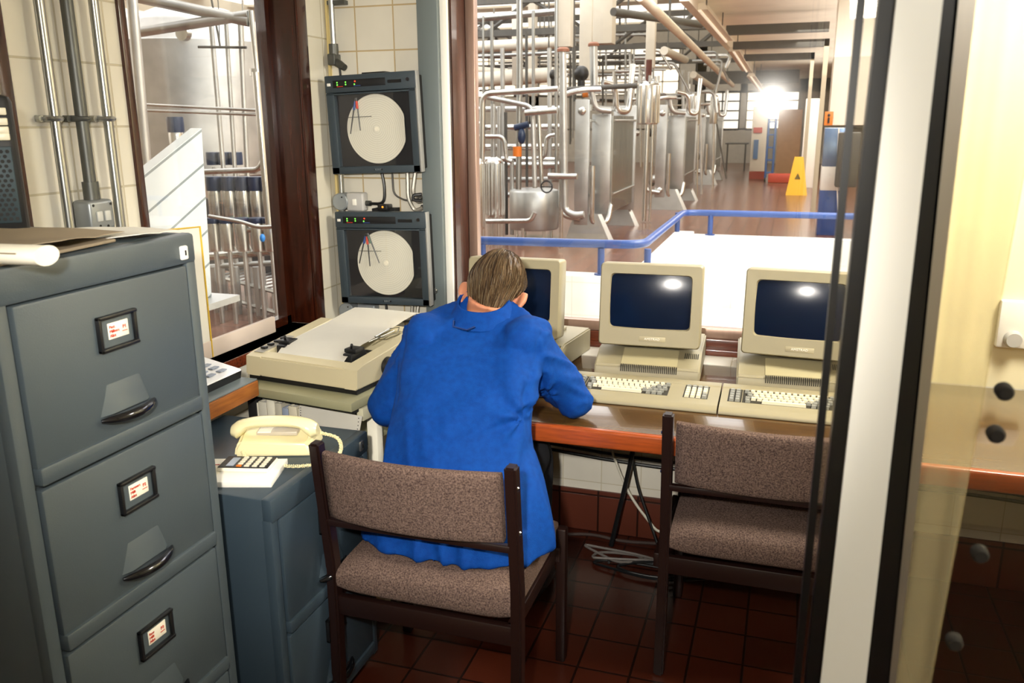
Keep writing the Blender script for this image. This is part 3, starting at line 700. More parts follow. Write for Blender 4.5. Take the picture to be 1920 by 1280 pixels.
# conduit down the corner with its switch
t = thing('conduit', 'steel conduit in the corner running down behind the chart recorders', 'pipe', (-1.632, YB - .03, .8))
b = MB(); b.cyl((-1.625, YB - .025, 1.80), (-1.625, YB - .025, ZC - .002), .010); b.build('tube', STEEL, t)
b = MB(); b.cyl((-1.625, YB - .025, .80), (-1.625, YB - .025, 1.40), .010); b.build('tube', STEEL, t)
b = MB(); b.cyl((-1.625, YB - .025, 1.77), (-1.625, YB - .025, 1.81), .017); b.box(-1.640, -1.610, YB - .05, YB, 1.735, 1.775, .004); b.tube([(-1.612, YB - .03, 1.745), (-1.575, YB - .04, 1.725)], [.016, .012], 10)
b.build('gland', DARKSTEEL, t)
b = MB(); b.box(-1.64, -1.57, YB - .03, YB, 1.944, 1.958); b.build('saddle_clip', DARKSTEEL, t)
b = MB(); b.tube([(-1.60, YB - .035, 1.735), (-1.595, YB - .04, 1.70)], .004, 6); b.build('wire', BLACK, t)
SOCK = mat('pale grey moulded plastic', 'b9b7b4', 0.4, var=.03); SOCKD = mat('mid grey metal', '8d9295', 0.4, .3, var=.05)
def wallbox(label, x0, x1, z0, z1, m):
    t = thing('switched_outlet', label, 'socket', ((x0 + x1) / 2, YB, (z0 + z1) / 2))
    b = MB(); b.box(x0, x1, YB - .045, YB - .001, z0, z1, .008, seg=3); b.build('box', m, t)
    b = MB(); xm = (x0 + x1) / 2; zm = (z0 + z1) / 2; b.box(xm - .008, xm + .008, YB - .050, YB - .044, zm - .012, zm + .012, .002); b.build('switch', PAPER, t)
    return t
o = wallbox('pale grey switched outlet between the two chart recorders', -1.598, -1.525, 1.205, 1.275, SOCK)
b = MB(); b.cyl((-1.525, YB - .022, 1.235), (-1.505, YB - .022, 1.235), .010); b.build('gland', DARKSTEEL, o)
o = wallbox('blue-grey switched outlet below the lower chart recorder', -1.575, -1.498, .765, .845, SOCKD)
b = MB(); b.cyl((-1.498, YB - .022, .81), (-1.478, YB - .022, .81), .010); b.build('gland', DARKSTEEL, o)
for lab, zz in (('round conduit box in the corner between the chart recorders', 1.24), ('round conduit box in the corner under the lower recorder', .815)):
    t = thing('conduit_box', lab, 'junction box', (-1.625, YB, zz)); b = MB(); b.lathe([(0, -.05), (.029, -.05), (.033, -.046), (.033, 0), (0, 0)], (-1.622, YB, zz), 24, 'y'); b.build('box', SOCKD, t)
    b = MB(); b.lathe([(.003, -.052), (.003, -.049)], (-1.612, YB, zz + .018), 8, 'y'); b.build('screw', BLACK, t)
def cable(label, pts, r, m, cat='cable', name='cable', group=None, fillet=.05):
    b = MB(); b.tube(pts, r, 7, fillet, fseg=8); return solo(b, name, label, cat, m, group)
Yc = YB - .03
cable('black cable from the upper recorder into the outlet', [(-1.452, Yc, 1.36), (-1.440, Yc, 1.30), (-1.445, Yc, 1.235), (-1.505, Yc, 1.235)], .0055, BLACK)
cable('thin grey cable looping under the upper recorder to the trunking', [(-1.408, Yc, 1.36), (-1.405, Yc, 1.27), (-1.36, Yc, 1.25), (-1.325, Yc, 1.25), (-1.30, Yc, 1.265), (-1.286, Yc, 1.263)], .0035, IRON)
CLEARC = mat('grey flexible conduit', '8a867c', 0.35, .2)
cable('wider flexible conduit bending from the upper recorder to the trunking', [(-1.345, Yc, 1.36), (-1.342, Yc - .01, 1.255), (-1.32, Yc, 1.21), (-1.286, Yc, 1.225)], .0075, CLEARC)
cable('short flexible conduit at the right under the upper recorder', [(-1.313, Yc, 1.36), (-1.322, Yc - .012, 1.28), (-1.31, Yc, 1.245), (-1.286, Yc, 1.25)], .0075, CLEARC)
cable('dark coiled cable loop by the trunking under the upper recorder', [(-1.286, Yc - .01, 1.275), (-1.315, Yc - .02, 1.272), (-1.318, Yc - .02, 1.255), (-1.286, Yc - .01, 1.252)], .006, BLACK)
cable('black cable from the lower recorder into the blue-grey outlet', [(-1.46, Yc, .87), (-1.455, Yc, .83), (-1.46, Yc, .81), (-1.485, Yc, .81)], .005, BLACK)
cable('grey cable sweeping from the blue-grey outlet to the trunking', [(-1.485, Yc, .82), (-1.43, Yc, .79), (-1.38, Yc, .785), (-1.32, Yc, .795), (-1.286, Yc, .815)], .0045, IRON)
cable('left flexible conduit looping below the lower recorder', [(-1.345, Yc, .87), (-1.345, Yc - .01, .80), (-1.32, Yc, .77), (-1.286, Yc, .775)], .0065, CLEARC)
cable('right flexible conduit looping below the lower recorder', [(-1.318, Yc, .87), (-1.322, Yc - .012, .82), (-1.30, Yc, .795), (-1.286, Yc, .798)], .0065, CLEARC)
t = thing('indicator_block', 'small black block with orange lamp on the lower chart recorder', 'indicator', (-1.43, YB - .05, 1.215))
b = MB(); b.box(-1.452, -1.412, YB - .075, YB - .03, 1.214, 1.236, .003); b.build('block', BLACK, t)
b = MB(); b.ell((-1.43, YB - .076, 1.228), (.004, .003, .004), 8, 6); b.build('lamp', glow('orange lamp', 'ff9a30', 1.0), t)

# ------------------------------------------------------------------ main desk
t = thing('desk', 'long varnished desk with orange-brown front edge below the back window', 'desk', (.2, 2.5, 0))
b = MB(); b.box(-1.03, 1.7, 2.172, YB - .014, .688, .700, .002); b.build('top', DESKTOP, t)
b = MB(); b.box(-1.03, 1.7, 2.160, 2.186, .648, .701, .008, seg=3); b.build('front_edge', DESKEDGE, t)
b = MB(); b.box(-1.02, 1.68, 2.22, YB - .03, .660, .688); b.build('under_board', WOOD_X, t)
b = MB(); b.box(-1.0, -.96, 2.45, 2.51, 0, .66, .003); b.build('leg', PAPERC, t)
b = MB(); b.box(1.60, 1.66, 2.25, 2.85, 0, .66, .003); b.build('leg', PAPERC, t)
b = MB(); b.box(WX0, WX1, YB - .012, 3.04, .70, .703); struct(b, 'trim_9', TILE_LOW)

# ------------------------------------------------------------------ computers
def computer(x, yaw, which, myaw=None):
    P = Vector((x, 2.655, .701))
    sysu = thing('desktop_computer', 'beige computer unit under ' + which[0], 'computer', P, yaw, 'desktop computers on the desk')
    w, d, h = .172, .36, .085
    b = MB(); b.prism([(0, 0), (d, 0), (d, h), (.10, h), (.004, .048), (0, .040)], 'x', -w, w)
    bmesh.ops.bevel(b.bm, geom=[e for e in b.bm.edges], offset=.005, segments=2, affect='EDGES'); b.build('case', BEIGE, sysu, world=False)
    b = MB(); b.prism([(.012, .0505), (.095, .083), (.095, .086), (.012, .0535)], 'x', -.085, .098); b.build('front_ramp', mat('beige ramp', 'ab a17f'.replace(' ', ''), 0.45), sysu, world=False)
    b = MB()
    for k in range(30): b.box(-.084 + k * .0062, -.081 + k * .0062, -.001, .010, .030, .0525)
    b.build('front_vents', SHADE, sysu, world=False)
    b = MB()
    for k in range(8): b.prism([(.060, .0695), (.085, .0795), (.085, .081), (.060, .071)], 'x', .118 + k * .006, .121 + k * .006)
    b.build('top_vents', SHADE, sysu, world=False)
    b = MB(); b.box(-.10, .10, .12, .30, h, h + .012, .004); b.build('monitor_socket', BEIGE, sysu, world=False)
    # monitor: separate thing standing on the unit
    Q = ROOTM[sysu.name] @ Vector((0, .03, h + .012))
    mo = thing('monitor', 'beige ' + which[1], 'monitor', Q, yaw if myaw is None else myaw, 'computer monitors on the desk')
    tilt = Matrix.Translation((0, .06, .0)) @ Matrix.Rotation(-math.radians(6), 4, 'X') @ Matrix.Translation((0, -.06, .0))
    def bd(mb, n, m, p=mo, **k):
        for v in mb.bm.verts: v.co = tilt @ v.co
        return mb.build(n, m, p, world=False, **k)
    W2, H = .166, .272
    z0 = .006
    b = MB(); b.cyl((0, .18, .0), (0, .18, .03), .07, .055, 24); b.build('pedestal', BEIGE, mo, world=False)
    # bezel as a ring of lofts
    def rr(w0, w1, zz0, zz1, y, r=.012, n=5):
        pts = []
        for cx, cz, a0 in ((w1 - r, zz1 - r, 0), (w0 + r, zz1 - r, 90), (w0 + r, zz0 + r, 180), (w1 - r, zz0 + r, 270)):
            for k in range(n):
                a = math.radians(a0 + 90 * k / (n - 1)); pts.append((cx + r * math.cos(a), y, cz + r * math.sin(a)))
        return pts
    sw0, sw1, sz0, sz1 = -.133, .133, z0 + .058, z0 + H - .033
    b = MB()
    b.loft([rr(sw0 + .004, sw1 - .004, sz0 + .004, sz1 - .004, .014, .014), rr(sw0, sw1, sz0, sz1, .001, .014), rr(-W2 + .004, W2 - .004, z0 + .004, z0 + H - .004, 0, .010), rr(-W2, W2, z0, z0 + H, .006, .012),
            rr(-W2, W2, z0, z0 + H, .075, .012), rr(-W2 + .012, W2 - .012, z0 + .008, z0 + H - .012, .09, .012)], cap=False)
    bd(b, 'bezel', BEIGE)
    b = MB(); b.loft([rr(-W2 + .012, W2 - .012, z0 + .008, z0 + H - .012, .089, .012), rr(-.11, .11, z0 + .03, z0 + H - .06, .24, .02), rr(-.09, .09, z0 + .04, z0 + H - .08, .27, .02)]); bd(b, 'rear_shell', BEIGE)
    b = MB(); nx, nz = 20, 16; rows = []
    for j in range(nz + 1):
        row = []
        for i in range(nx + 1):
            u, v = -1 + 2 * i / nx, -1 + 2 * j / nz
            row.append(b.bm.verts.new(((sw0 + sw1) / 2 + u * (sw1 - sw0) / 2, .014 - .014 * (1 - u * u * .5 - v * v * .5), (sz0 + sz1) / 2 + v * (sz1 - sz0) / 2)))
        rows.append(row)
    for r0, r1 in zip(rows, rows[1:]):
        for i in range(nx): b._f((r0[i], r0[i + 1], r1[i + 1], r1[i]))
    bmesh.ops.solidify(b.bm, geom=b.bm.faces[:], thickness=.003); bd(b, 'screen', SCREEN)
    tM = tilt @ facing((.012, -.0012, z0 + .026), (1, 0, 0), (0, 0, 1))
    text('lettering', 'AMSTRAD', .0105, tM, PAPER, mo, world=False, ext=.0005, space=1.1)
    b = MB(); b.box(-.03, .055, -.0006, .001, z0 + .018, z0 + .034, .0005); bd(b, 'name_recess', mat('beige recess', 'a99f82', 0.5))
    b = MB()
    for k in range(9): b.box(-.05 + k * .012, -.044 + k * .012, .09, .20, z0 + H - .014, z0 + H - .011)
    bd(b, 'top_vents', SHADE)
    return sysu, mo
computer(-.881, -.12, ('the left monitor half hidden by the man', 'monitor half hidden behind the head of the man'), .0)
computer(-.405, .04, ('the middle monitor', 'middle monitor right of the man, its whole screen in view'))
computer(.055, .05, ('the monitor furthest right', 'monitor furthest right, crossed by the thin black bar of the door'), -.07)
KEYROWS = []
def keydefs():
    out = []; p = .0172
    for r in range(5):                            # function keys block + main block, top row first
        z = .172 - .035 - r * p
        for c in range(2): out.append((-.205 + c * p, z, p * .82, 'g'))
        off = (0, .5, .7, .2, 3)[r] * p
        if r < 4:
            n = (15, 14, 14, 14)[r]
            for c in range(n): out.append((-.163 + off + c * p, z, p * .82, 'w' if 0 < c < n - (1, 2, 3, 4)[r] else 'g'))
        else:
            out.append((-.163 + .3 * p, z, p * .82, 'g')); out.append((-.163 + 6.2 * p, z, p * 7.2, 'w')); out.append((-.163 + 11.0 * p, z, p * .82, 'g')); out.append((-.163 + 12 * p, z, p * .82, 'g')); out.append((-.163 + 13 * p, z, p * .82, 'g'))
        for c in range(4): out.append((.142 + c * p, z, p * .82, 'g' if r == 0 or (c == 3 and r > 2) else 'w'))
    return out
def keymesh(w, m):
    b = MB(); d = .0142
    b.loft([[(-w / 2, -d / 2, 0), (w / 2, -d / 2, 0), (w / 2, d / 2, 0), (-w / 2, d / 2, 0)], [(-w / 2 + .0018, -d / 2 + .0015, .0085), (w / 2 - .0018, -d / 2 + .0015, .0085), (w / 2 - .0018, d / 2 - .003, .0085), (-w / 2 + .0018, d / 2 - .003, .0085)]])
    bmesh.ops.recalc_face_normals(b.bm, faces=b.bm.faces); me = bpy.data.meshes.new('key'); b.bm.to_mesh(me); b.bm.free(); me.materials.append(m); return me
KM = {}
def keyboard(x, label):
    t = thing('keyboard', label, 'keyboard', (x, 2.392, .701), 0, 'keyboards along the desk')
    w, d = .2365, .195; zt = lambda y: .020 + .018 * max(0, (y - .02)) / (d - .02)
    b = MB(); b.prism([(0, 0), (d, 0), (d, .038), (d - .035, .038), (d - .04, zt(d - .04)), (.022, .020), (.004, .012), (0, .008)], 'x', -w, w)
    bmesh.ops.bevel(b.bm, geom=[e for e in b.bm.edges if abs(e.verts[0].co.x - e.verts[1].co.x) > .1], offset=.002, segments=1, affect='EDGES'); b.build('case', BEIGE, t, world=False)
    b = MB()
    for (xa, xb) in ((-.216, -.176), (-.174, .085), (.131, .204)): b.prism([(.060, zt(.060) + .0003), (.155, zt(.155) + .0003), (.155, zt(.155) - .002), (.060, zt(.060) - .002)], 'x', xa, xb)
    b.build('key_well', SHADE, t, world=False)
    for (kx, ky, kw, c) in keydefs():
        k = (round(kw, 4), c)
        if k not in KM: KM[k] = keymesh(kw, KEYW if c == 'w' else KEYG)
        o = bpy.data.objects.new('key', KM[k]); COL.objects.link(o); o.parent = t; o.location = (kx, ky, zt(ky)); o.rotation_euler = (math.atan(.018 / (d - .02)), 0, 0); ROOTM[o.name] = ROOTM[t.name]
    return t
keyboard(-.8705, 'beige keyboard in front of the man, under his hands')
keyboard(-.3925, 'beige keyboard in front of the middle monitor beside the man\'s right elbow')
keyboard(.0855, 'beige keyboard in front of the monitor furthest right')

# ------------------------------------------------------------------ chairs
def chair(label, x, y, rz=0):
    t = thing('side_chair', label, 'chair', (x, y, 0), rz, 'brown tweed office chairs')
    W2 = .245
    def cushion(name, pts_fn, nx, ny):
        b = MB(); rings = []
        for i in range(nx + 1):
            rings.append([pts_fn(i / nx, k / ny) for k in range(ny)])
        b.loft(rings); return b.build(name, TWEED, t, world=False, angle=70)
    # seat pad, slightly domed, waterfall front
    def seat(u, v):
        a = 2 * PI * v; sx = -.231 + .462 * u; e = 1 - .3 * abs(2 * u - 1) ** 8
        cy, cz = math.cos(a), math.sin(a)
        px = abs(cy) ** .35 * (1 if cy > 0 else -1); pz = abs(cz) ** .5 * (1 if cz > 0 else -1)
        return (sx, .205 + px * .222 * (.97 + .03 * e), .416 + pz * .047 * e + (.006 * (1 - px * px) if pz > 0 else 0))
    cushion('seat', seat, 16, 32)
    def back(u, v):
        a = 2 * PI * v; sx = -.222 + .444 * u; e = 1 - .3 * abs(2 * u - 1) ** 8
        cy, cz = math.cos(a), math.sin(a)
        py = abs(cy) ** .45 * (1 if cy > 0 else -1); pz = abs(cz) ** .35 * (1 if cz > 0 else -1)
        bow = -.030 * (1 - (2 * u - 1) ** 2)
        z = .688 + pz * .089
        return (sx, -.022 - (z - .58) * .12 + bow + py * .020 * e, z)
    cushion('backrest', back, 18, 32)
    for s in (-1, 1):
        b = MB(); b.loft([[(s * W2 + dx, yy + dy, z) for dx, dy in ((-.014, -.018), (.014, -.018), (.014, .018), (-.014, .018))] for yy, z in ((-.012, 0), (0, .30), (0, .46), (-.040, .795))])
        bmesh.ops.bevel(b.bm, geom=b.bm.edges[:], offset=.005, segments=2, affect='EDGES'); lg = b.build('leg', CHAIRWOOD, t, world=False)
        for z in (.625, .74):
            b = MB(); b.lathe([(0, s * .014), (.006, s * .014), (.004, s * .017), (0, s * .018)], (s * W2, -.004 - (z - .46) * .12, z), 10, 'x'); b.build('bolt', CHROME, lg, world=False)
        b = MB(); b.box(s * W2 - .014, s * W2 + .014, .398, .430, 0, .425, .005); b.build('leg', CHAIRWOOD, t, world=False)
        b = MB(); b.box(s * W2 - .030, s * W2 - .012, 0, .40, .325, .368, .004); b.build('side_rail', CHAIRWOOD, t, world=False)
    b = MB(); b.box(-W2, W2, -.010, .012, .315, .368, .004); b.build('rear_rail', CHAIRWOOD, t, world=False)
    b = MB(); b.box(-W2, W2, .390, .412, .325, .368, .004); b.build('front_rail', CHAIRWOOD, t, world=False)
    b = MB(); b.box(-W2, W2, -.030, -.012, .572, .590, .003); b.build('back_rail', CHAIRWOOD, t, world=False)
    return t
chair('brown tweed chair with dark wooden frame that the man sits on', -.785, 1.685)
chair('empty brown tweed chair pushed under the desk below the keyboard at the right', -.012, 2.135)

# ------------------------------------------------------------------ cables under the desk
Yw = YB - .02
cable('upper of two black cables running along the white tiles under the desk', [(-1.0, Yw, .36), (-.6, Yw, .332), (-.35, Yw, .322), (0, Yw, .335), (.6, Yw, .36), (1.6, Yw, .30)], .006, BLACK, fillet=.2)
cable('lower of two black cables running along the white tiles under the desk', [(-1.0, Yw - .015, .343), (-.6, Yw - .015, .315), (-.35, Yw - .015, .304), (0, Yw - .015, .318), (.6, Yw - .015, .343), (1.6, Yw - .015, .28)], .006, BLACK, fillet=.2)
cable('white cable sagging from the desk across the skirting', [(-.60, 2.87, .66), (-.58, 2.87, .42), (-.48, 2.84, .20), (-.36, 2.80, .085), (-.30, 2.82, .10), (-.20, 2.86, .25), (-.15, 2.87, .66)], .005, mat('white flex', 'c9c4b4', 0.5), fillet=.12)
cable('thick black flex slanting down from the desk to the floor', [(-.43, 2.82, .66), (-.47, 2.80, .35), (-.53, 2.78, .02)], .009, BLACK)
cable('thin black flex hanging left of the empty chair', [(-.36, 2.83, .66), (-.34, 2.83, .30), (-.33, 2.80, .10)], .006, BLACK)
cable('dark flex curving from the desk to the tangle on the floor', [(-.50, 2.85, .50), (-.45, 2.83, .25), (-.36, 2.78, .05), (-.33, 2.76, .012)], .005, BLACK)
def tangle(label, cx, cy, n, r, m, seed):
    rnd = random.Random(seed); pts = []
    for k in range(n):
        a = k * 1.05; rr_ = r * (.45 + .55 * rnd.random()); pts.append((cx + rr_ * 1.6 * math.cos(a) + .02 * k * (rnd.random() - .5), cy + rr_ * .55 * math.sin(a), .008 + .02 * rnd.random()))
    cable(label, pts, .0048, m, fillet=.06)
tangle('grey cable tangle on the floor at the foot of the skirting', -.50, 2.72, 14, .11, mat('grey flex', '6a6460', 0.5), 3)
tangle('black cable tangle on the floor left of the empty chair', -.36, 2.66, 16, .12, BLACK, 5)
cable('dusty cable lying along the foot of the skirting', [(-.72, 2.83, .012), (-.62, 2.85, .02), (-.5, 2.84, .012), (-.3, 2.86, .02), (-.1, 2.84, .012)], .006, mat('dusty flex', '3a2c28', 0.8))

# ------------------------------------------------------------------ the man
PX = -.785
MAN = thing('person', 'man seen from behind in a royal blue work coat, seated and bent over the desk', 'person', (-.785, 1.95, 0))
def ring(c, hx, hy, n=28, rx=0, sq=2.3, roll=0):
    pts = []
    for k in range(n):
        a = 2 * PI * k / n; cx, sy = math.cos(a), math.sin(a)
        x = abs(cx) ** (2 / sq) * (1 if cx > 0 else -1) * hx; y = abs(sy) ** (2 / sq) * (1 if sy > 0 else -1) * hy
        p = Vector((x, y * math.cos(rx), y * math.sin(rx))); p.z += x * math.sin(roll)
        pts.append(Vector(c) + p)
    return pts
# head in its own axes: face +y, up z
HC = Vector((-.770, 2.215, 1.066))
HM = Matrix.Translation(HC) @ Matrix.Rotation(math.radians(7), 4, 'Y') @ Matrix.Rotation(math.radians(-46), 4, 'X')
def headf(p):
    x, y, z = p
    if z < 0:
        k = 1 + .38 * z; x *= k
        if y < 0: y *= 1 + .45 * z
        else: y *= 1 + .10 * z
    if y < -.2: x *= 1 + .06 * (-y)
    if y > .2: x *= 1 - .14 * (y - .2)
    if y > .85 and -.25 < z < .1 and abs(x) < .18: y += .13 * (1 - abs(x) / .18) * (.35 - z)
    if y > .6 and .05 < z < .2 and .15 < abs(x) < .6: y -= .05
    if y > .7 and -.62 < z < -.45 and abs(x) < .3: y += .03
    return Vector((x, y, z))
def addhead(b): b.ell((0, 0, 0), (.073, .098, .118), 40, 28, headf, HM)
b = MB(); addhead(b)
b.ell(HM @ Vector((0, .098, -.020)), (.013, .020, .026), 12, 10); b.ell(HM @ Vector((0, .088, -.062)), (.024, .010, .006), 12, 8); b.ell(HM @ Vector((0, .074, -.098)), (.026, .018, .016), 12, 8)
for s in (-1, 1):   # ears
    E0 = HM @ Vector((s * .084, -.012, -.026))
    em = HM.to_3x3().to_4x4() @ Matrix.Rotation(s * math.radians(36), 4, 'Z')
    b.ell(E0, (.009, .021, .034), 12, 10, None, em)
    b.ell(E0 + em.to_3x3() @ Vector((s * .004, -.012, .006)), (.008, .008, .024), 10, 8, None, em)
    b.ell(E0 + em.to_3x3() @ Vector((0, .002, -.030)), (.007, .012, .013), 10, 8, None, em)
b.tube([HM @ Vector((0, -.030, -.05)), (-.785, 2.165, 1.008), (-.79, 2.105, .92)], [.057, .055, .040], 20)
b.loft([ring((-.785, 1.93, .49), .155, .10), ring((-.787, 1.96, .62), .14, .09), ring((-.79, 2.005, .76), .135, .065), ring((-.79, 2.065, .88), .14, .042), ring((-.79, 2.105, .935), .085, .036)])
SH = {1: Vector((-.612, 2.105, .945)), -1: Vector((-.962, 2.10, .935))}
EL = {1: Vector((-.552, 2.24, .762)), -1: Vector((-1.05, 2.075, .735))}
WR = {1: Vector((-.700, 2.400, .778)), -1: Vector((-.945, 2.330, .778))}
def hand(b, w, aim, s):
    """palm and five bent fingers resting on the keys; thumb on the inner side"""
    f = Vector(aim).normalized(); side = Vector((f.y, -f.x, 0)) * 1.0     # to the hand's right
    up = Vector((0, 0, 1)); w = Vector(w)
    b.loft([[w + f * t + side * (cw * math.cos(a)) + up * (ch * math.sin(a) + dz) for a in [2 * PI * k / 14 for k in range(14)]]
            for t, cw, ch, dz in ((-.03, .026, .021, 0), (0, .027, .019, 0), (.03, .038, .016, -.002), (.065, .042, .014, -.004), (.088, .040, .011, -.006))])
    for i, (o, L, sp) in enumerate(((-.032, .062, -.10), (-.011, .074, -.03), (.011, .078, .03), (.031, .068, .09))):
        if s < 0: o, sp = -o, -sp
        k0 = w + f * .080 + side * o + up * -.005; d = (f + side * sp).normalized()
        k1 = k0 + d * (L * .48) + up * .010; k2 = k1 + d * (L * .33) - up * .010; k3 = k2 + d * (L * .2) - up * .014
        b.tube([k0 - d * .012, k0, k1, k2, k3], [.009, .0092, .0086, .0078, .006], 10)
    tb = w + f * .022 - side * s * -.030 * -1
    b.tube([tb, tb + (f * .028 - side * s * .022) - up * .004, tb + (f * .055 - side * s * .030) - up * .010, tb + (f * .075 - side * s * .028) - up * .014], [.014, .0115, .0095, .007], 10)
for s in (1, -1):
    b.tube([SH[s] + Vector((-.03 * s, .01, -.02)), EL[s], WR[s] + (WR[s] - EL[s]).normalized() * .01], [.030, .026, .025], 14, .05)
    hand(b, WR[s] + (WR[s] - EL[s]).normalized() * .02, (.0 - .35 * s, 1, 0), s)
    hip = Vector((-.785 + s * .09, 1.93, .53)); knee = Vector((-.785 + s * .075, 2.40, .54)); ank = Vector((-.785 + s * .07, 2.36, .10))
    b.tube([hip, knee, ank, ank + Vector((0, .02, -.04))], [.07, .052, .036, .035], 14, .06)
    b.ell(ank + Vector((0, .06, -.055)), (.035, .10, .03), 14, 8)
me = remeshed(b, .0055, 4, .4)
inv = ROOTM[MAN.name].inverted(); me.transform(inv); me.materials.append(SKIN)
put('body', me, MAN, angle=80)
# trousers and shoes
b = MB()
for s in (1, -1):
    hip = Vector((-.785 + s * .085, 1.90, .535)); knee = Vector((-.785 + s * .075, 2.41, .545)); ank = Vector((-.785 + s * .07, 2.36, .075))
    b.tube([hip, knee, ank], [.09, .075, .062], 18, .10)
b.ell((-.785, 1.90, .545), (.17, .13, .085), 20, 12)
me = remeshed(b, .009, 8); me.transform(inv); me.materials.append(TROUSER); put('trousers', me, MAN, angle=80)
for s in (1, -1):
    ank = Vector((-.785 + s * .07, 2.36, .06)); b = MB()
    b.loft([ring(ank + Vector((0, yy, zz - .06)), hx, hz, 16, PI / 2) for yy, zz, hx, hz in ((-.055, .045, .022, .035), (-.04, .05, .036, .048), (.03, .05, .040, .048), (.10, .04, .046, .038), (.17, .03, .042, .028), (.215, .025, .024, .018))])
    b.build('shoe', SHOE, MAN)
# work coat
b = MB()
b.loft([ring((-.775, 1.905, .468), .262, .178, 40, 0, 2.6), ring((-.772, 1.905, .53), .248, .165, 40, 0, 2.5), ring((-.772, 1.925, .62), .226, .150, 40, .12), ring((-.785, 1.955, .72), .200, .142, 40, .2),
        ring((-.787, 2.00, .82), .195, .135, 40, .28), ring((-.787, 2.045, .905), .200, .125, 40, .36, 2.4), ring((-.787, 2.088, .965), .195, .108, 40, .45, 2.4), ring((-.788, 2.118, 1.005), .150, .088, 40, .5),
        ring((-.785, 2.142, 1.028), .085, .072, 40, .55), ring((-.785, 2.160, 1.046), .070, .062, 40, .6)])
for s in (1, -1):
    sh = SH[s] + Vector((-.025 * s, -.005, .022))
    b.ell(sh, (.066, .074, .062), 18, 12)
    b.tube([sh + Vector((-.05 * s, 0, .0)), sh + Vector((.012 * s, .01, -.035)), EL[s] + Vector((0, 0, .005)), WR[s] + Vector((0, -.02, 0))], [.070, .068, .058, .048], 20, .06)
    b.tube([sh + Vector((.0 * s, .0, -.02)), EL[s]], [.068, .060], 18)
    b.ell(EL[s], (.064, .064, .058), 16, 10)
me = remeshed(b, .008, 9, .5)
n0 = [v.normal.copy() for v in me.vertices]
for v, nn in zip(me.vertices, n0):
    p = v.co
    # broad cloth billows, folds that radiate from the right armpit, seams
    q = noise.noise(Vector((p.x * 7 + p.z * 5, p.y * 6, p.z * 6))) * .007
    back = 1 if p.y < 2.12 and -1.0 < p.x < -.58 else 0
    rg_ = lambda a, c, k: (1 - abs(noise.noise(Vector((a, c, k))))) ** 3 - .45
    if back:                                             # drag lines from the right armpit up to the collar and down to the left hip
        dgn = (p.x * .55 - p.z * .83); aln = (p.x * .83 + p.z * .55)
        q += rg_(dgn * 13, aln * 3.2, 1.7) * .0155 * min(1, max(0, (p.z - .66) * 5)) * (.45 + .55 * min(1, max(0, (p.x + .98) * 4)))
    if p.z < .84 and p.x < -.50: q += rg_(p.x * 13 + p.z * 2.5, p.z * 2.2, p.y * 5) * .021 * min(1, (.84 - p.z) * 4)
    ap = Vector((-.600, 2.01, .80)); d = p - ap; r = d.length
    if r < .30 and p.x < -.57:
        ang_ = math.atan2(d.z, d.x); q += (math.sin(ang_ * 7 + 2.2 * noise.noise(p * 6))) * .0065 * math.exp(-((r - .09) / .07) ** 2)
    if p.x > -.64 and .55 < p.z < .82: q -= .010 * math.exp(-((p.x + .60 + (p.z - .8) * .12) / .012) ** 2)
    arm_r = (p.x > -.62 and p.z > .69 and p.y > 2.06) ; arm_l = (p.x < -.99 and p.z > .66)
    if arm_r or arm_l: q += rg_((p.z + p.y * .9 - p.x * .8) * 17, p.x * 6, p.y * 5) * .011
    if p.y < 2.10 and p.z > .80: q -= .0055 * math.exp(-((abs(p.x + .787) - .186 - (p.z - .9) * .12) / .007) ** 2)
    yoke = p.z - (.925 - .10 * abs(p.x + .79)); 
    if abs(p.x + .79) < .19 and p.y < 2.05: q -= .0025 * math.exp(-(yoke / .005) ** 2)
    v.co = p + nn * q
me.transform(inv); me.materials.append(COAT)
co = put('work_coat', me, MAN, angle=80)
b = MB()   # stand collar
rg = []
for t_, ex in ((0, .004), (.5, .007), (1, .004)):
    for_ = []
rg = [ring((-.785, 2.138, 1.015), .091, .078, 32, .42), ring((-.785, 2.152, 1.040), .080, .070, 32, .42), ring((-.785, 2.154, 1.056), .075, .066, 32, .42), ring((-.785, 2.154, 1.054), .069, .060, 32, .42), ring((-.785, 2.148, 1.02), .074, .064, 32, .42)]
b.loft(rg, cap=False); b.build('collar', COAT, co)
b = MB(); b.tube([(-.835, 2.052, 1.014), (-.832, 2.040, 1.000), (-.790, 2.034, .995), (-.770, 2.040, 1.004)], .0022, 6); b.build('hanging_loop', mat('dark blue tape', '072a66', 0.8), co)
# hair: scalp shell over the back and top of the head, with combed strands
def scalp(az, el, lift):
    """az from back (0) round each side, el 0 at crown .. 1 at nape"""
    th = el; p = Vector((math.sin(th) * math.sin(az), -math.sin(th) * math.cos(az), math.cos(th)))
    q = headf(p); return HM @ Vector((q.x * (.073 + lift), q.y * (.098 + lift), q.z * (.118 + lift)))
def hairline(az):
    a = abs(az)
    return 2.30 - .10 * math.cos(az * 2) * 0 if a < .75 else 2.30 - (a - .75) * 1.15 if a < 1.75 else max(.95, 1.15 - (a - 1.75) * .25)
b = MB(); N = 64; J = 16; rows = []
for j in range(J + 1):
    row = []
    for i in range(N):
        az = -PI + 2 * PI * i / N; e = .02 + (hairline(az) - .02) * j / J
        l = .007 * (1 - (j / J) ** 6) + .002 + .0025 * noise.noise(Vector((az * 9, e * 3, 0)))
        row.append(scalp(az, e, l))
    rows.append(row)
b.loft(rows, cap=True)
hair = b.build('hair', HAIRM, MAN, angle=80)
rnd = random.Random(11)
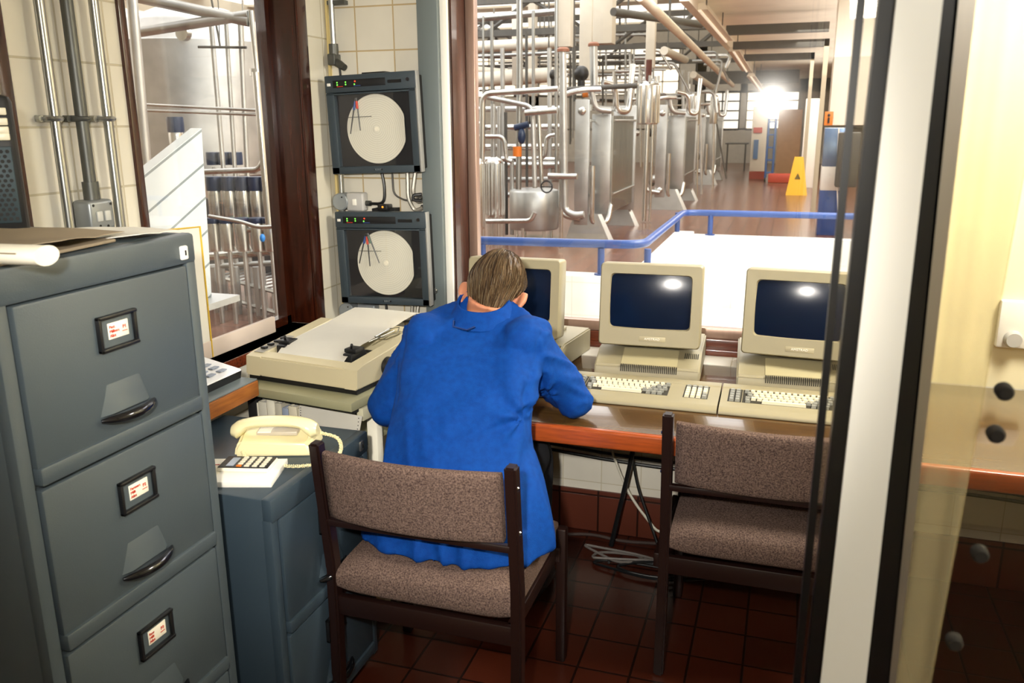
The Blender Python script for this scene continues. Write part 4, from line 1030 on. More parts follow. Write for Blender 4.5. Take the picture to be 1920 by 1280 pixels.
for cn, (col_, cnt) in enumerate((('5a4630', 1700), ('352618', 1300), ('786850', 550))):
    b = MB()
    for k in range(cnt):
        az = rnd.uniform(-1.85, 1.85) if k % 4 else rnd.uniform(1.8, 4.48); az = az if az < PI else az - 2 * PI; hl = hairline(az); e0 = rnd.uniform(.0, max(.1, hl - .2)); L = rnd.uniform(.35, .8)
        if cn == 2 and e0 + L < 1.0: continue                  # grey shows low on the back and sides
        if (az - .7) ** 2 + ((e0 - .55) * 1.3) ** 2 < .16 and rnd.random() < .75: continue      # thin patch
        da = rnd.uniform(-.10, .10) + .16 * math.sin(az * 2 + .6); l0 = .0058 + rnd.uniform(0, .0045)
        pts = []
        for q in range(6):
            s = q / 5; e = min(e0 + L * s, hl + .05); pts.append(scalp(az + da * s * s, e, l0 + .0015 * math.sin(q + k) * s))
        b.tube(pts, [.0008, .0011, .0011, .0010, .0008, .0003], 3, cap=False)
    b.build('strands', mat('hair strand ' + col_, col_, 0.42, spec=.5), hair, angle=80)
b = MB(); rows = []
for j in range(1, 8):
    rows.append([scalp(.7 + .055 * j * 1.5 * math.cos(2 * PI * i / 24), .55 + .055 * j * math.sin(2 * PI * i / 24), .0088 - .00012 * j * j) for i in range(24)])
b.loft(rows); b.build('thin_crown', mat('scalp through thin hair', '6e3d26', 0.45, c2='3c2617', vs=120, stretch=(1, 1, .3)), hair, angle=80)
for s in (-1, 1):
    b = MB(); b.ell(HM @ Vector((s * .030, .0765, .010)), (.011, .009, .007), 12, 10); b.build('eye', mat('eye white', 'e8e2da', 0.2), MAN)
    b = MB(); b.tube([HM @ Vector((s * .014, .092, .032)), HM @ Vector((s * .030, .089, .036)), HM @ Vector((s * .046, .078, .031))], [.003, .004, .002], 6); b.build('eyebrow', HAIRM, MAN)

# ------------------------------------------------------------------ glazed sliding door at the right, close to the camera
YD = .90
def vbar(name, m, poly_bot, poly_top, parent, z0=0.0, z1=2.44):
    def ex(z):
        t_ = (z - .905) / .731; return [(p_[0] + (q_[0] - p_[0]) * t_, p_[1]) for p_, q_ in zip(poly_bot, poly_top)]
    poly_bot, poly_top = ex(z0), ex(z1)
    b = MB(); b.loft([[(x, y, z0) for x, y in poly_bot], [(x, y, z1) for x, y in poly_top]])
    return b.build(name, m, parent)
def rect(x0, x1, y0, y1): return [(x0, y0), (x1, y0), (x1, y1), (x0, y1)]
DR = thing('sliding_door', 'white framed glazed sliding door with black gaskets close at the right', 'door', (.12, YD, 0))
vbar('stile', WHITEPAINT, rect(.073, .1195, YD - .015, YD + .02), rect(.080, .1185, YD - .015, YD + .02), DR)
vbar('gasket', RUBBER, rect(.057, .074, YD - .008, YD + .02), rect(.066, .081, YD - .008, YD + .02), DR)
vbar('gasket', RUBBER, rect(.1200, .142, YD - .012, YD + .02), rect(.1190, .1285, YD - .012, YD + .02), DR)
vbar('chrome_edge', ALU, rect(.142, .150, YD - .010, YD + .02), rect(.1285, .146, YD - .010, YD + .02), DR)
vbar('side_pane', DOORGLASS, rect(.052, .058, YD + .002, YD + .006), rect(.054, .067, YD + .002, YD + .006), DR)
vbar('thin_bar', RUBBER, rect(.045, .053, YD - .004, YD + .010), rect(.0475, .0545, YD - .004, YD + .010), DR)
vbar('pane', STRIP, rect(.150, .185, YD + .002, YD + .005), rect(.146, .212, YD + .002, YD + .005), DR)
vbar('outer_pane', DOORGLASS, rect(.187, .60, YD + .002, YD + .006), rect(.214, .60, YD + .002, YD + .006), DR)
b = MB(); b.box(.04, .62, YD - .02, YD + .03, 2.42, 2.45); b.build('head_rail', WHITEPAINT, DR)
b = MB(); b.box(.04, .62, YD - .02, YD + .03, 0, .02); b.build('bottom_rail', ALU, DR)
for (px, py) in ((1884, 735), (1868, 815), (1838, 1040), (1790, 1205)):
    p = at(px, py, YD); b = MB(); b.lathe([(0, -.006), (.006, -.006), (.0085, -.002), (.0085, .008), (0, .008)], (p.x, YD, p.z), 16, 'y'); b.build('fixing_knob', mat('dark knob', '1c1712', 0.8), DR)
t = thing('wall_socket', 'small white socket on the cream wall at the right edge', 'socket', (.62, YB, 1.0))
p = at(1900, 620, YB); b = MB(); b.box(p.x - .05, p.x + .07, YB - .03, YB - .001, p.z - .05, p.z + .10, .006); b.build('plate', WHITEPAINT, t)
b = MB(); b.lathe([(0, -.05), (.022, -.05), (.028, -.03), (0, -.03)], (p.x - .005, YB, p.z - .02), 16, 'y'); b.build('plug', SOCK, t)

# ================================================================== the process hall beyond the windows
b = MB(); b.box(-16, -1.83, -3, 34, -.05, 0); b.box(-1.83, 7, 3.13, 34, -.05, 0); struct(b, 'floor_hall', HALLFLOOR)
b = MB(); b.box(-.80, 5.5, 3.13, 7.2, .001, .006); b.box(-2.6, -.80, 3.5, 4.9, .001, .006); struct(b, 'floor_white', WHITE_TILE)
b = MB(); b.box(-2.7, -.72, 4.84, 4.98, 0, .64, .008); struct(b, 'wall_parapet_near', WHITE_TILE)
b = MB(); b.box(-.90, -.74, 4.98, 7.27, 0, .625, .008); struct(b, 'wall_parapet_side', mat('shaded parapet white', 'd9d6cc', 0.6, var=.03))  # weaker light on the side wall is put into its greyer colour
b = MB(); b.box(-.90, 5.5, 7.13, 7.27, 0, .605, .008); struct(b, 'wall_parapet_far', WHITE_TILE)
# far walls with glazing
b = MB(); b.box(-16, 7, 33, 33.2, 0, 1.25); b.box(-16, -3.6, 33, 33.2, 1.2, 2.5); b.box(-16, -3.6, 33, 33.2, 4.2, 5.2); b.box(-3.6, 7, 33, 33.2, 2.5, 5.2)
for xa, xb in ((-16, -15), (-10, -9.6), (-4.2, -3.2), (-1.95, -1.70), (.1, 7)): b.box(xa, xb, 33, 33.2, 1.2, 4.3)
struct(b, 'wall_hall_far', mat('hall far wall', 'b9b4a8', 0.7, var=.05))
b = MB(); b.box(-16, -15.8, -3, 33, 0, 1.6); b.box(-16, -15.8, -3, 33, 4.3, 5.2); struct(b, 'wall_hall_left', HALLWHITE)
b = MB(); b.box(4.6, 4.8, 3.13, 33, 0, 5.2); struct(b, 'wall_hall_right', mat('hall right wall', 'cbb695', 0.7, var=.06))
b = MB(); b.box(-16, -1.83, -3.2, -3, 0, 5.2); struct(b, 'wall_hall_near', HALLWHITE)
n = 3
for xa, xb, za, zb in ((-15, -10, 2.5, 4.3), (-9.6, -4.2, 2.5, 4.3), (-3.2, -1.95, 1.2, 2.55), (-1.70, .1, 1.2, 2.55)):
    b = MB(); k = max(2, int((xb - xa) / .55))
    for i in range(k + 1): b.box(xa + (xb - xa) * i / k - .025, xa + (xb - xa) * i / k + .025, 33.0, 33.08, za, zb)
    for i in range(5): b.box(xa, xb, 33.0, 33.07, za + (zb - za) * i / 4 - .025, za + (zb - za) * i / 4 + .025)
    w = struct(b, 'window_%d' % n, IRON if n in (5,) else HALLWHITE); n += 1
    b = MB(); b.box(xa, xb, 33.12, 33.14, za, zb); b.build('glass', WINLIGHT, w)
b = MB()
for i in range(19): b.box(-15.98, -15.9, -3 + i * 2 - .04, -3 + i * 2 + .04, 1.6, 4.3)
for zz in (1.6, 2.5, 3.4, 4.3): b.box(-15.98, -15.92, -3, 33, zz - .03, zz + .03)
w = struct(b, 'window_%d' % n, HALLWHITE); b = MB(); b.box(-15.9, -15.88, -3, 33, 1.6, 4.3); b.build('glass', WINLIGHT, w)
# roof over the left bay: slab strips with glazed strips between; low cream ceiling over the right aisle
b = MB()
for i in range(13): b.box(-16, -1.2, -3 + i * 2.9, -3 + i * 2.9 + (.9 if i > 1 else 2.9), 4.9, 5.0)  # unseen first bays kept solid to dim the hall behind the left window
struct(b, 'ceiling_hall', HALLWHITE)
b = MB()
for i in range(2, 13): b.box(-16, -1.2, -3 + i * 2.9 + .9, -3 + i * 2.9 + 2.9, 4.96, 4.98)
struct(b, 'skylight_hall', DAYLIGHT)
b = MB(); b.box(-1.2, 4.7, 9.6, 33, 2.95, 3.05); b.box(-1.25, -1.15, 9.6, 33, 2.75, 5.0); struct(b, 'ceiling_aisle', HALLCREAM)
b = MB(); b.box(-1.2, 4.7, 3.13, 9.6, 4.9, 5.0); struct(b, 'ceiling_white_well', DAYLIGHT)

# blue handrail
HR = thing('handrail', 'blue tubular handrail along the white parapet', 'handrail', (-.8, 5, .6))
b = MB(); b.tube([(-2.6, 4.91, .81), (-.79, 4.91, .828), (-.83, 7.2, .787), (5, 7.2, .80)], .026, 12, .16, fseg=8); b.build('rail', HALLBLUE, HR)
for px, py, yy in ((905, 470, 4.91), (1127, 480, 4.91), (1214, 485, 4.95), (1270, 420, 7.2), (1332, 420, 7.2)):
    q = at(px, py, yy); zb = .64 if yy < 5 else .605
    b = MB(); b.cyl((q.x, yy, zb), (q.x, yy, .80 if yy < 6 else .785), .021, n=12); b.lathe([(0, 0), (.04, 0), (.04, .008), (0, .008)], (q.x, yy, zb), 16); b.build('post', HALLBLUE, HR)
for xx in (1.3, 2.6, 3.9):
    b = MB(); b.cyl((xx, 7.2, .605), (xx, 7.2, .79), .021, n=12); b.build('post', HALLBLUE, HR)
for xx in (-2.55,):
    b = MB(); b.cyl((xx, 4.91, .64), (xx, 4.91, .80), .021, n=12); b.build('post', HALLBLUE, HR)

def rpx(r, y): return r * y / 1500
def run(t, spec, name='pipe'):
    """a pipe of an assembly: (pixels, depth(s), radius in photo pixels, material)"""
    pts, yy, r, m = spec
    ys = yy if isinstance(yy, (list, tuple)) else [yy] * len(pts)
    P = [at(px, py, y) for (px, py), y in zip(pts, ys)]
    rr_ = rpx(r, ys[0]); b = MB(); b.tube(P, rr_, 10, rr_ * 3.2, fseg=5); return b.build(name, m, t)
def vcyl(t, name, cx, y, z0, z1, r, m, dome=.0, n=28):
    b = MB(); prof = [(0, z0), (r * .96, z0), (r, z0 + .02), (r, z1 - .02), (r * .96, z1)]
    if dome: prof += [(r * .8, z1 + dome * .5), (r * .4, z1 + dome * .9), (0, z1 + dome)]
    else: prof += [(0, z1)]
    b.lathe(prof, (cx, y, 0), n); return b.build(name, m, t)
def hx(label, y, s, X):
    """plate heat exchanger: frame plate, plate pack receding from us, pressure plate, bars, feet, bolts"""
    xa0, xa1, xp0, xp1 = X
    t = thing('plate_heat_exchanger', label, 'heat exchanger', ((xa0 + xp1) / 2, y, 0), group='plate heat exchangers')
    b = MB(); b.box(xa0, xa1, y, y + .06, .22 * s, 1.80 * s, .006); b.build('frame_plate', SSD, t)
    b = MB(); b.box(xa1 - .02, xp1 - .02, y + .25, y + .30, .34 * s, 1.62 * s, .006); b.build('follower_plate', SSD, t)
    b = MB(); L = 1.55 * s
    for k in range(44): b.box(xp0 + (.012 if k % 2 else 0), xp1 - (.012 if k % 2 else 0), y + .32 + k * L / 44, y + .32 + (k + .8) * L / 44, .36 * s, 1.60 * s)
    b.build('plate_pack', SS, t, smooth=False)
    b = MB()
    for zz in (.60, 1.54):
        b.cyl((xp1 + .012, y + .30, zz * s), (xp1 + .012, y + .34 + L, zz * s), .016); b.cyl((xa1 + .01, y + .06, zz * s), (xa1 + .01, y + .34, zz * s), .018)
    b.build('tie_bolts', SS, t)
    b = MB(); b.box(xa1 - .06, xp1 + .02, y + .34 + L, y + .40 + L, .24 * s, 1.75 * s, .005); b.build('pressure_plate', SSD, t)
    b = MB(); b.cyl((xa1 + .0, y + .06, 1.70 * s), (xa1 + .0, y + .4 + L, 1.70 * s), .035 * s, n=14); b.cyl((xa1 + .0, y + .06, .28 * s), (xa1 + .0, y + .4 + L, .28 * s), .03 * s, n=14); b.build('carrying_bar', SS, t)
    for yy in (y + .02, y + .36 + L):
        b = MB(); xm = (xa0 + xp1) / 2
        b.loft([[(xa0 - .12, yy - .02, .0), (xa0 - .05, yy + .05, 0), (xa0 + .05, yy + .05, .36 * s), (xa0, yy, .36 * s)], [(xp1 + .05, yy - .02, 0), (xp1 + .10, yy + .05, 0), (xp1 - .08, yy + .05, .36 * s), (xp1 - .12, yy, .36 * s)]])
        b.build('foot', SSD, t)
    for zz in (1.66, .34):
        b = MB(); b.ell((xa0 + .09 * s, y - .002, zz * s), (.055 * s, .03, .055 * s), 14, 10); b.build('port_cover', SS, t)
    xu = (xa1 + xp1) / 2; r = .036 * s
    b = MB(); b.tube([(xa1 + .05, y + .02, .98 * s), (xa1 + .05, y + .02, .22 * s), (xp1 - .02, y + .20, .22 * s), (xp1 + .0, y + .28, .46 * s)], r, 12, .12 * s, fseg=6); b.build('pipe', SS, t)
    b = MB(); b.tube([(xa0 - .16, y - .05, 1.55 * s), (xa0 - .16, y - .05, 1.86 * s), (xa0 + .12, y, 1.92 * s), (xa0 + .30, y + .1, 1.92 * s)], r, 12, .12 * s, fseg=6); b.build('pipe', SS, t)
    b = MB(); b.tube([(xa0 - .16, y - .05, 1.55 * s), (xa0 - .16, y - .05, .34 * s), (xa0 + .10, y - .04, .30 * s)], r, 12, .12 * s, fseg=6); b.build('pipe', SS, t)
    b = MB(); b.tube([(xa1 + .0, y + .06, 1.95 * s), (xa1 + .05, y + .1, 1.68 * s), (xp1 - .02, y + .2, 1.66 * s)], r * 1.1, 12, .12 * s, fseg=6); b.build('pipe', SSD, t)
    b = MB(); b.tube([(xa1 + .10, y + .3, 2.02 * s), (xp1 - .02, y + .45, 1.98 * s), (xp1, y + .5, 1.66 * s), (xp1 + .14, y + .6, 1.64 * s), (xp1 + .16, y + .7, 2.25 * s)], r * 1.1, 12, .14 * s, fseg=6); b.build('pipe', SS, t)
    return t
def X4(y, pxs, y2): return [at(pxs[0], 330, y).x, at(pxs[1], 330, y).x, at(pxs[2], 330, y2).x, at(pxs[3], 330, y2).x]
hx('near plate heat exchanger behind the handrail left of the hanging steel cylinder', 10.8, 1.0, X4(10.8, (1077, 1103, 1113, 1148), 11.12))
hx('further plate heat exchanger right of the hanging steel cylinder', 15.2, 1.0, X4(15.2, (1228, 1247, 1255, 1283), 15.5))
hx('smallest plate heat exchanger deepest in the hall', 21.5, 1.0, X4(21.5, (1305, 1318, 1322, 1340), 21.8))

# small process vessels in front
def vessel(label, px0, px1, pt, pb, y, m, legs=True, ribs=0, cap=None, dome=.06):
    c = at((px0 + px1) / 2, (pt + pb) / 2, y); r = (at(px1, (pt + pb) / 2, y).x - at(px0, (pt + pb) / 2, y).x) / 2
    z1, z0 = at((px0 + px1) / 2, pt, y).z, at((px0 + px1) / 2, pb, y).z
    t = thing('process_vessel', label, 'tank', (c.x, y, 0))
    vcyl(t, 'shell', c.x, y, z0, z1, r, m, dome)
    if ribs:
        for k in range(ribs):
            a = 2 * PI * k / ribs; b = MB(); b.cyl((c.x + r * math.cos(a), y + r * math.sin(a), z0 + .02), (c.x + r * math.cos(a), y + r * math.sin(a), z1 - .02), r * .12, n=6); b.build('rib', SS, t)
    if legs:
        for k in range(4):
            a = PI / 4 + PI / 2 * k; b = MB(); b.cyl((c.x + r * .8 * math.cos(a), y + r * .8 * math.sin(a), 0), (c.x + r * .8 * math.cos(a), y + r * .8 * math.sin(a), z0 + .02), .022, n=8); b.build('leg', SS, t)
    return t, c, r, z0, z1
vessel('bright ribbed steel cylinder at the left edge of the back window', 884, 908, 305, 428, 9.4, SS, True, 14)
vessel('ribbed steel cylinder second from the left edge of the back window', 912, 944, 303, 405, 10.2, SS, True, 16)
vessel('squat steel tank on legs left of the near heat exchanger', 957, 1046, 356, 428, 11.0, SSD, True, 0, dome=.03)
t, c, r, z0, z1 = vessel('steel cylinder hanging on a pipe right of the near heat exchanger', 1194, 1235, 158, 233, 13.2, SS, False, 12)
run(t, ([(1214, 233), (1207, 414)], 13.2, 4.5, SS), 'support_pipe'); run(t, ([(1224, 233), (1218, 414)], 13.2, 2.2, SS), 'support_pipe')
b = MB(); q = at(1214, 112, 13.2); b.cyl((c.x, 13.2, z1), (c.x, 13.2, q.z), .045, n=12); b.build('valve_stem', mat('rusty red', '5a2a20', 0.6), t)
b = MB()
for k in range(6): b.tube([(c.x + .15 * math.cos(k), 13.2 + .15 * math.sin(k), z1 + .02), (c.x + .15 * math.cos(k), 13.2 + .15 * math.sin(k), z1 + .12)], .022, 6)
b.build('top_fittings', SSD, t)
t, c, r, z0, z1 = vessel('steel cylinder on a thin pipe behind the further heat exchanger', 1286, 1312, 178, 235, 17.5, SS, False, 10)
run(t, ([(1299, 235), (1294, 370)], 17.5, 3.2, SS), 'support_pipe'); run(t, ([(1309, 235), (1306, 370)], 17.5, 1.8, SS), 'support_pipe')
t, c, r, z0, z1 = vessel('slim steel cylinder deepest in the row before the far windows', 1331, 1346, 182, 232, 20.6, SS, False, 0)
run(t, ([(1338, 232), (1336, 352)], 20.6, 2, SS), 'support_pipe'); run(t, ([(1344, 232), (1362, 335)], 20.6, 1.5, IRON), 'support_pipe')

# pipework assemblies, each one rigid set of joined pipes
A = thing('pipework', 'tall steel pipe loops left of the near heat exchanger', 'pipework', at(960, 430, 10.2))
for s in (([(903, 445), (905, 176), (1046, 167)], 10.0, 5.5, SS), ([(912, 182), (998, 200), (1003, 350)], 10.2, 4.5, SSD), ([(925, 195), (925, 300)], 10.6, 5, SSD), ([(936, 200), (936, 300)], 11, 4, SSD),
          ([(974, -20), (974, 180), (972, 355)], 10.3, 5.5, STEEL), ([(985, 212), (1045, 207)], 10.1, 6, SS), ([(1000, 214), (1003, 352)], 10.3, 4.5, SS), ([(1010, 214), (1016, 352)], 10.4, 4, SS),
          ([(1055, 92), (1059, 395), (1078, 404), (1095, 402)], 10.3, 6.5, SSD), ([(1113, 82), (1114, 170)], 11.4, 7, SSD), ([(1058, 168), (1195, 160)], 11.0, 4.5, IRON), ([(1028, 330), (1082, 331)], 10.2, 5.5, SS),
          ([(905, 415), (995, 414), (1003, 398)], 9.8, 4.5, SS), ([(884, 238), (893, 232), (902, 232)], 10.8, 4, SS), ([(888, 280), (890, 256), (945, 256), (950, 300), (960, 303)], 10.5, 4, SS),
          ([(1042, 253), (1025, 256), (1022, 294), (1004, 298)], 10.8, 4, SS), ([(948, 210), (950, 440)], 11, 3, IRON), ([(960, 300), (960, 440)], 11, 4, SSD), ([(987, 60), (988, 350)], 11, 2.5, IRON),
          ([(1043, 0), (1043, 330)], 10.6, 3, STEEL), ([(930, 405), (930, 455)], 10, 3, SS), ([(980, 428), (981, 460)], 10, 3, SS), ([(1052, 395), (1052, 465)], 9.9, 4, SS), ([(1075, 0), (1076, 120), (1078, 190)], 11.2, 3, IRON),
          ([(920, 330), (921, 440)], 10.6, 4, SSD), ([(885, 300), (945, 298), (1045, 300)], 11.2, 5, SS)):
    run(A, s)
for px, py in ((1056, 92), (1113, 82)):
    y = 10.3 if px < 1100 else 11.4; q = at(px, py, y); b = MB(); b.lathe([(0, -.03), (.075, -.03), (.075, 0), (.05, .02), (0, .02)], q, 14); b.build('flange', mat('rusty flange', '8a5a42', 0.6), A)
q = at(978, 255, 10.2); b = MB(); b.ell(q, (.05, .05, .10), 12, 10); b.tube([q + Vector((-.09, 0, .1)), q + Vector((.09, 0, .14))], .04, 10); b.build('blue_valve', CAPBLUE, A)
q = at(970, 284, 10.2); b = MB(); b.cyl(q - Vector((0, 0, .06)), q + Vector((0, 0, .06)), .055); b.build('orange_cap', ORANGE, A)
q = at(1025, 350, 10.1); b = MB(); b.tube([q + Vector((.07 * math.cos(a), 0, .07 * math.sin(a))) for a in [2 * PI * k / 20 for k in range(21)]], .010, 6); b.tube([q + Vector((-.07, 0, 0)), q + Vector((.07, 0, 0))], .007, 6); b.build('hand_wheel', BLACK, A)
q = at(1090, 138, 11.2); b = MB(); b.ell(q, (.10, .09, .10), 16, 12); b.cyl(q - Vector((0, 0, .20)), q, .05); b.build('black_actuator', BLACK, A)
q = at(1037, 140, 11.2); b = MB(); b.ell(q, (.05, .05, .07), 12, 10); b.cyl(q - Vector((0, 0, .15)), q, .03); b.build('black_actuator', BLACK, A)
q = at(1097, 178, 11.0); b = MB(); b.box(q.x - .03, q.x + .04, q.y - .03, q.y + .03, q.z - .03, q.z + .03, .01); b.build('orange_tag', ORANGE, A)

B = thing('pipework', 'rack of horizontal steel pipes behind the tall pipe loops', 'pipework', at(980, 420, 13))
for s in (([(880, 240), (1050, 238)], 12.5, 6, SS), ([(880, 276), (1050, 275)], 12.6, 6, SS), ([(880, 310), (1050, 309)], 12.4, 7.5, SS), ([(880, 338), (1050, 336)], 12.6, 5, SSD), ([(880, 205), (1060, 203)], 12.8, 5, SSD),
          ([(880, 366), (960, 365)], 12.6, 5, SS), ([(942, 90), (944, 430)], 12.4, 4, SSD), ([(1030, 90), (1032, 430)], 12.4, 4, SSD), ([(890, 30), (892, 430)], 12.4, 3, STEEL), ([(906, 30), (907, 430)], 12.4, 2, STEEL), ([(922, 40), (924, 430)], 12.5, 3, STEEL), ([(1000, 20), (1000, 200)], 12.4, 3, STEEL)):
    run(B, s)
Cc = thing('pipework', 'dense small pipework between the two heat exchangers', 'pipework', at(1210, 380, 15.5))
rnd = random.Random(4)
for k in range(26):
    px = rnd.uniform(1150, 1320); pt = rnd.uniform(95, 230); y = rnd.uniform(18.2, 19.6)
    if k % 2: run(Cc, ([(px, pt), (px + 2, rnd.uniform(300, 395))], y, rnd.uniform(1.5, 3), rnd.choice([SS, SSD, STEEL])))
    else: run(Cc, ([(px, pt), (px + rnd.uniform(25, 60), pt - 1), (px + rnd.uniform(25, 60), pt + rnd.uniform(20, 60))], y, rnd.uniform(1.5, 3.2), rnd.choice([SS, SSD, STEEL])))
for k in range(14):
    px = rnd.uniform(1160, 1320); q = at(px, rnd.uniform(225, 380), rnd.uniform(18.2, 19.5)); b = MB(); b.ell(q, (.07, .07, .06 + .05 * rnd.random()), 10, 8); b.build('valve', rnd.choice([IRON, SSD, BLACK, SS]), Cc)
D = thing('pipework', 'far tangle of thin pipes and valves under the roof steel', 'pipework', at(1100, 300, 20))
for k in range(76):
    px = rnd.uniform(890, 1190); pt = rnd.uniform(60, 200); y = rnd.uniform(19.8, 21.2)
    if k % 3 == 0: run(D, ([(px, pt - 60), (px, pt + rnd.uniform(60, 160))], y, rnd.uniform(1, 2), rnd.choice([IRON, SSD, STEEL])))
    else: run(D, ([(px, pt), (px + rnd.uniform(40, 160), pt + rnd.uniform(-3, 3))], y, rnd.uniform(1.2, 2.6), rnd.choice([IRON, SSD, SSW, STEEL])))
# overhead: lagged pipes, roof trusses, long pipe, lights
def over(label, pts, ys, r, m, name='overhead_pipe'):
    P = [at(px, py, y) for (px, py), y in zip(pts, ys)]; t = thing(name, label, 'pipe', P[0], group='overhead pipes'); b = MB(); b.tube(P, r, 14, r * 3); b.build('tube', m, t)
    for u in (.15, .85):
        q = P[0].lerp(P[-1], u); b = MB(); b.cyl(q, (q.x, q.y, 4.92), .012, n=6); b.build('hanger', IRON, t)
    return t
over('long pale pipe slanting back to the far windows under the roof', [(1200, -8), (1374, 160)], (9, 24), .055, HALLCREAM)
over('thick pale lagged pipe high at the left of the back window', [(860, 90), (1050, 80)], (15, 15), .10, SSW)
over('thickest pale lagged pipe at the level of the black valve', [(860, 152), (1040, 140)], (16, 16), .14, SSW)
over('pale lagged pipe just above the steel pipe loops', [(860, 128), (1040, 146)], (17, 17), .08, SSW)
over('thin grey pipe below the highest lagged pipe', [(860, 108), (1060, 98)], (14.5, 14.5), .03, STEEL)
over('grey pipe crossing high near the top of the back window', [(860, 38), (1060, 20)], (13, 13), .05, STEEL)
over('short pale pipe right of the hanging steel cylinder', [(1245, 95), (1285, 112)], (16, 19), .075, SSW)
over('short pale pipe pointing to the far windows', [(1300, 140), (1335, 163)], (18, 23), .07, SSW)
over('dark pipe under the aisle ceiling beams', [(1150, 22), (1315, 46)], (11, 13), .05, IRON)
def lagcol(label, px0, px1, pb, y, m=HALLCREAM):
    q0, q1 = at(px0, pb, y), at(px1, pb, y); b = MB(); b.box(q0.x, q1.x, y, y + (q1.x - q0.x), q0.z, 4.9, .01)
    return solo(b, 'roof_duct', label, 'duct', m)
lagcol('left one of the pale square ducts above the near heat exchanger', 1045, 1069, 88, 10.6, SSW)
lagcol('right-hand pale square duct above the near heat exchanger', 1111, 1147, 82, 11.9, SSW)
lagcol('pale square duct between the left and right ones', 1085, 1108, 150, 13.4, SSW)
lagcol('narrow pale duct above the hanging steel cylinder', 1209, 1226, 128, 13.6, SSW)
lagcol('slender pale column at the left behind the pipe loops', 960, 976, 160, 15.4, SSW)
lagcol('slender pale column left of the square ducts', 990, 1004, 180, 16.5, SSW)
def truss(label, y, z0, z1, x0, x1, step):
    t = thing('roof_truss', label, 'truss', ((x0 + x1) / 2, y, z0))
    for z in (z0, z1): b = MB(); b.box(x0, x1, y - .05, y + .05, z - .05, z + .05); b.build('chord', IRON, t)
    k = 0; x = x0
    while x < x1 - .1:
        b = MB(); a, c_ = (z0, z1) if k % 2 else (z1, z0); b.tube([(x, y, a), (min(x + step, x1), y, c_)], .035, 6); b.build('web_bar', IRON, t); x += step; k += 1
    return t
truss('nearest roof truss at the top of the back window', 14, 2.95, 3.45, -9, -1.2, .8)
truss('middle roof truss above the pipe rack', 18, 3.0, 3.6, -10, -1.2, .9)
truss('furthest roof truss before the far windows', 23, 3.0, 3.8, -12, -1.2, 1.0)
LAMP = mat('white lamp body', 'efe6d0', 0.5)
for i, (p0, p1, ya, yb_) in enumerate((((1312, 12), (1362, 72), 10.5, 13), ((1376, 92), (1400, 130), 15, 18.5), ((1408, 140), (1428, 168), 20, 25))):
    a, c_ = at(*p0, ya), at(*p1, yb_)
    t = thing('strip_light', ('nearest hanging strip light left of the aisle', 'second hanging strip light left of the aisle', 'furthest hanging strip light left of the aisle')[i], 'light', (a + c_) / 2, group='hanging strip lights')
    d = (c_ - a).normalized(); s_ = Vector((1, 0, 0)) * .09; u_ = Vector((0, 0, 1)) * .035
    b = MB(); b.loft([[p + s_ * .6 + u_, p - s_ * .6 + u_, p - s_ - u_, p + s_ - u_] for p in (a, c_)]); b.build('reflector', LAMP, t)
    b = MB(); b.tube([a + u_ * .2 - Vector((0, 0, .05)), c_ + u_ * .2 - Vector((0, 0, .05))], .018, 8); b.build('tube', glow('fluorescent tube', 'fff4dc', .5), t)
    b = MB(); b.tube([a * .8 + c_ * .2, a * .8 + c_ * .2 + Vector((0, 0, 1.0))], .008, 5); b.tube([a * .2 + c_ * .8, a * .2 + c_ * .8 + Vector((0, 0, 1.0))], .008, 5); b.build('hanger', IRON, t)
def portal(label, y, pl, pr, ptop, thick, pbot=None, m=IRON):
    t = thing('portal_frame', label, 'beam', at(pr, ptop, y))
    a, c_ = at(pl, ptop, y), at(pr, ptop, y)
    b = MB(); b.box(a.x, c_.x, y, y + .15, c_.z - thick, c_.z); b.build('beam', m, t)
    if pbot: b = MB(); q = at(pr, pbot, y); b.box(c_.x - .07, c_.x, y, y + .12, 0 if pbot > 330 else q.z, c_.z); b.build('post', mat('beige steel post', 'b3a890', 0.6), t)
portal('nearest dark ceiling beam across the aisle', 12.6, 1362, 1556, 40, .12)
portal('second dark ceiling beam with its post at the white column', 14.5, 1375, 1556, 72, .11, 400)
portal('dark tubular frame deeper in the aisle', 19, 1395, 1528, 98, .13, 400)
portal('deep grey beam above the far windows', 26, 1300, 1500, 130, .35)

# right-hand column, signs and far things
q0, q1 = at(1556, 200, 10.4), at(1640, 200, 10.4); b = MB(); b.box(q0.x, q1.x, 10.4, 10.8, at(1580, 235, 10.4).z, 4.9, .01); struct(b, 'column_hall', HALLCREAM)
CB = thing('column_casing', 'white column with blue base standing behind the handrail', 'column', at(1560, 440, 12.3))
xa, xb = at(1534, 400, 12.3).x, at(1582, 400, 12.3).x
zs = [at(1550, p, 12.3).z for p in (240, 312, 357)]
b = MB(); b.box(xa, xb, 12.3, 12.7, 0, zs[2], .005); b.build('base', HALLBLUE, CB)
b = MB(); b.box(xa, xb, 12.3, 12.7, zs[2], zs[1], .005); b.build('band', WHITEPAINT, CB)
b = MB(); b.box(xa, xb, 12.3, 12.7, zs[1], zs[0], .005); b.build('sheathing', mat('sheet with blue reflection', '8fa3b8', 0.25, .4, c2='5f7fae', vs=2), CB)  # blue reflection painted into the sheet colour
b = MB(); b.tube([at(1573, 240, 12.2), at(1569, 330, 12.2), at(1572, 395, 12.2), at(1578, 402, 12.2)], .012, 6, .1); b.build('white_hose', WHITEPAINT, CB)
b = MB(); q = at(1588, 300, 12.0); b.box(q.x - .12, q.x + .15, 12.0, 12.2, q.z - .35, q.z + .35, .02); solo(b, 'control_box', 'dark box fixed beside the white and blue column', 'box', IRON)
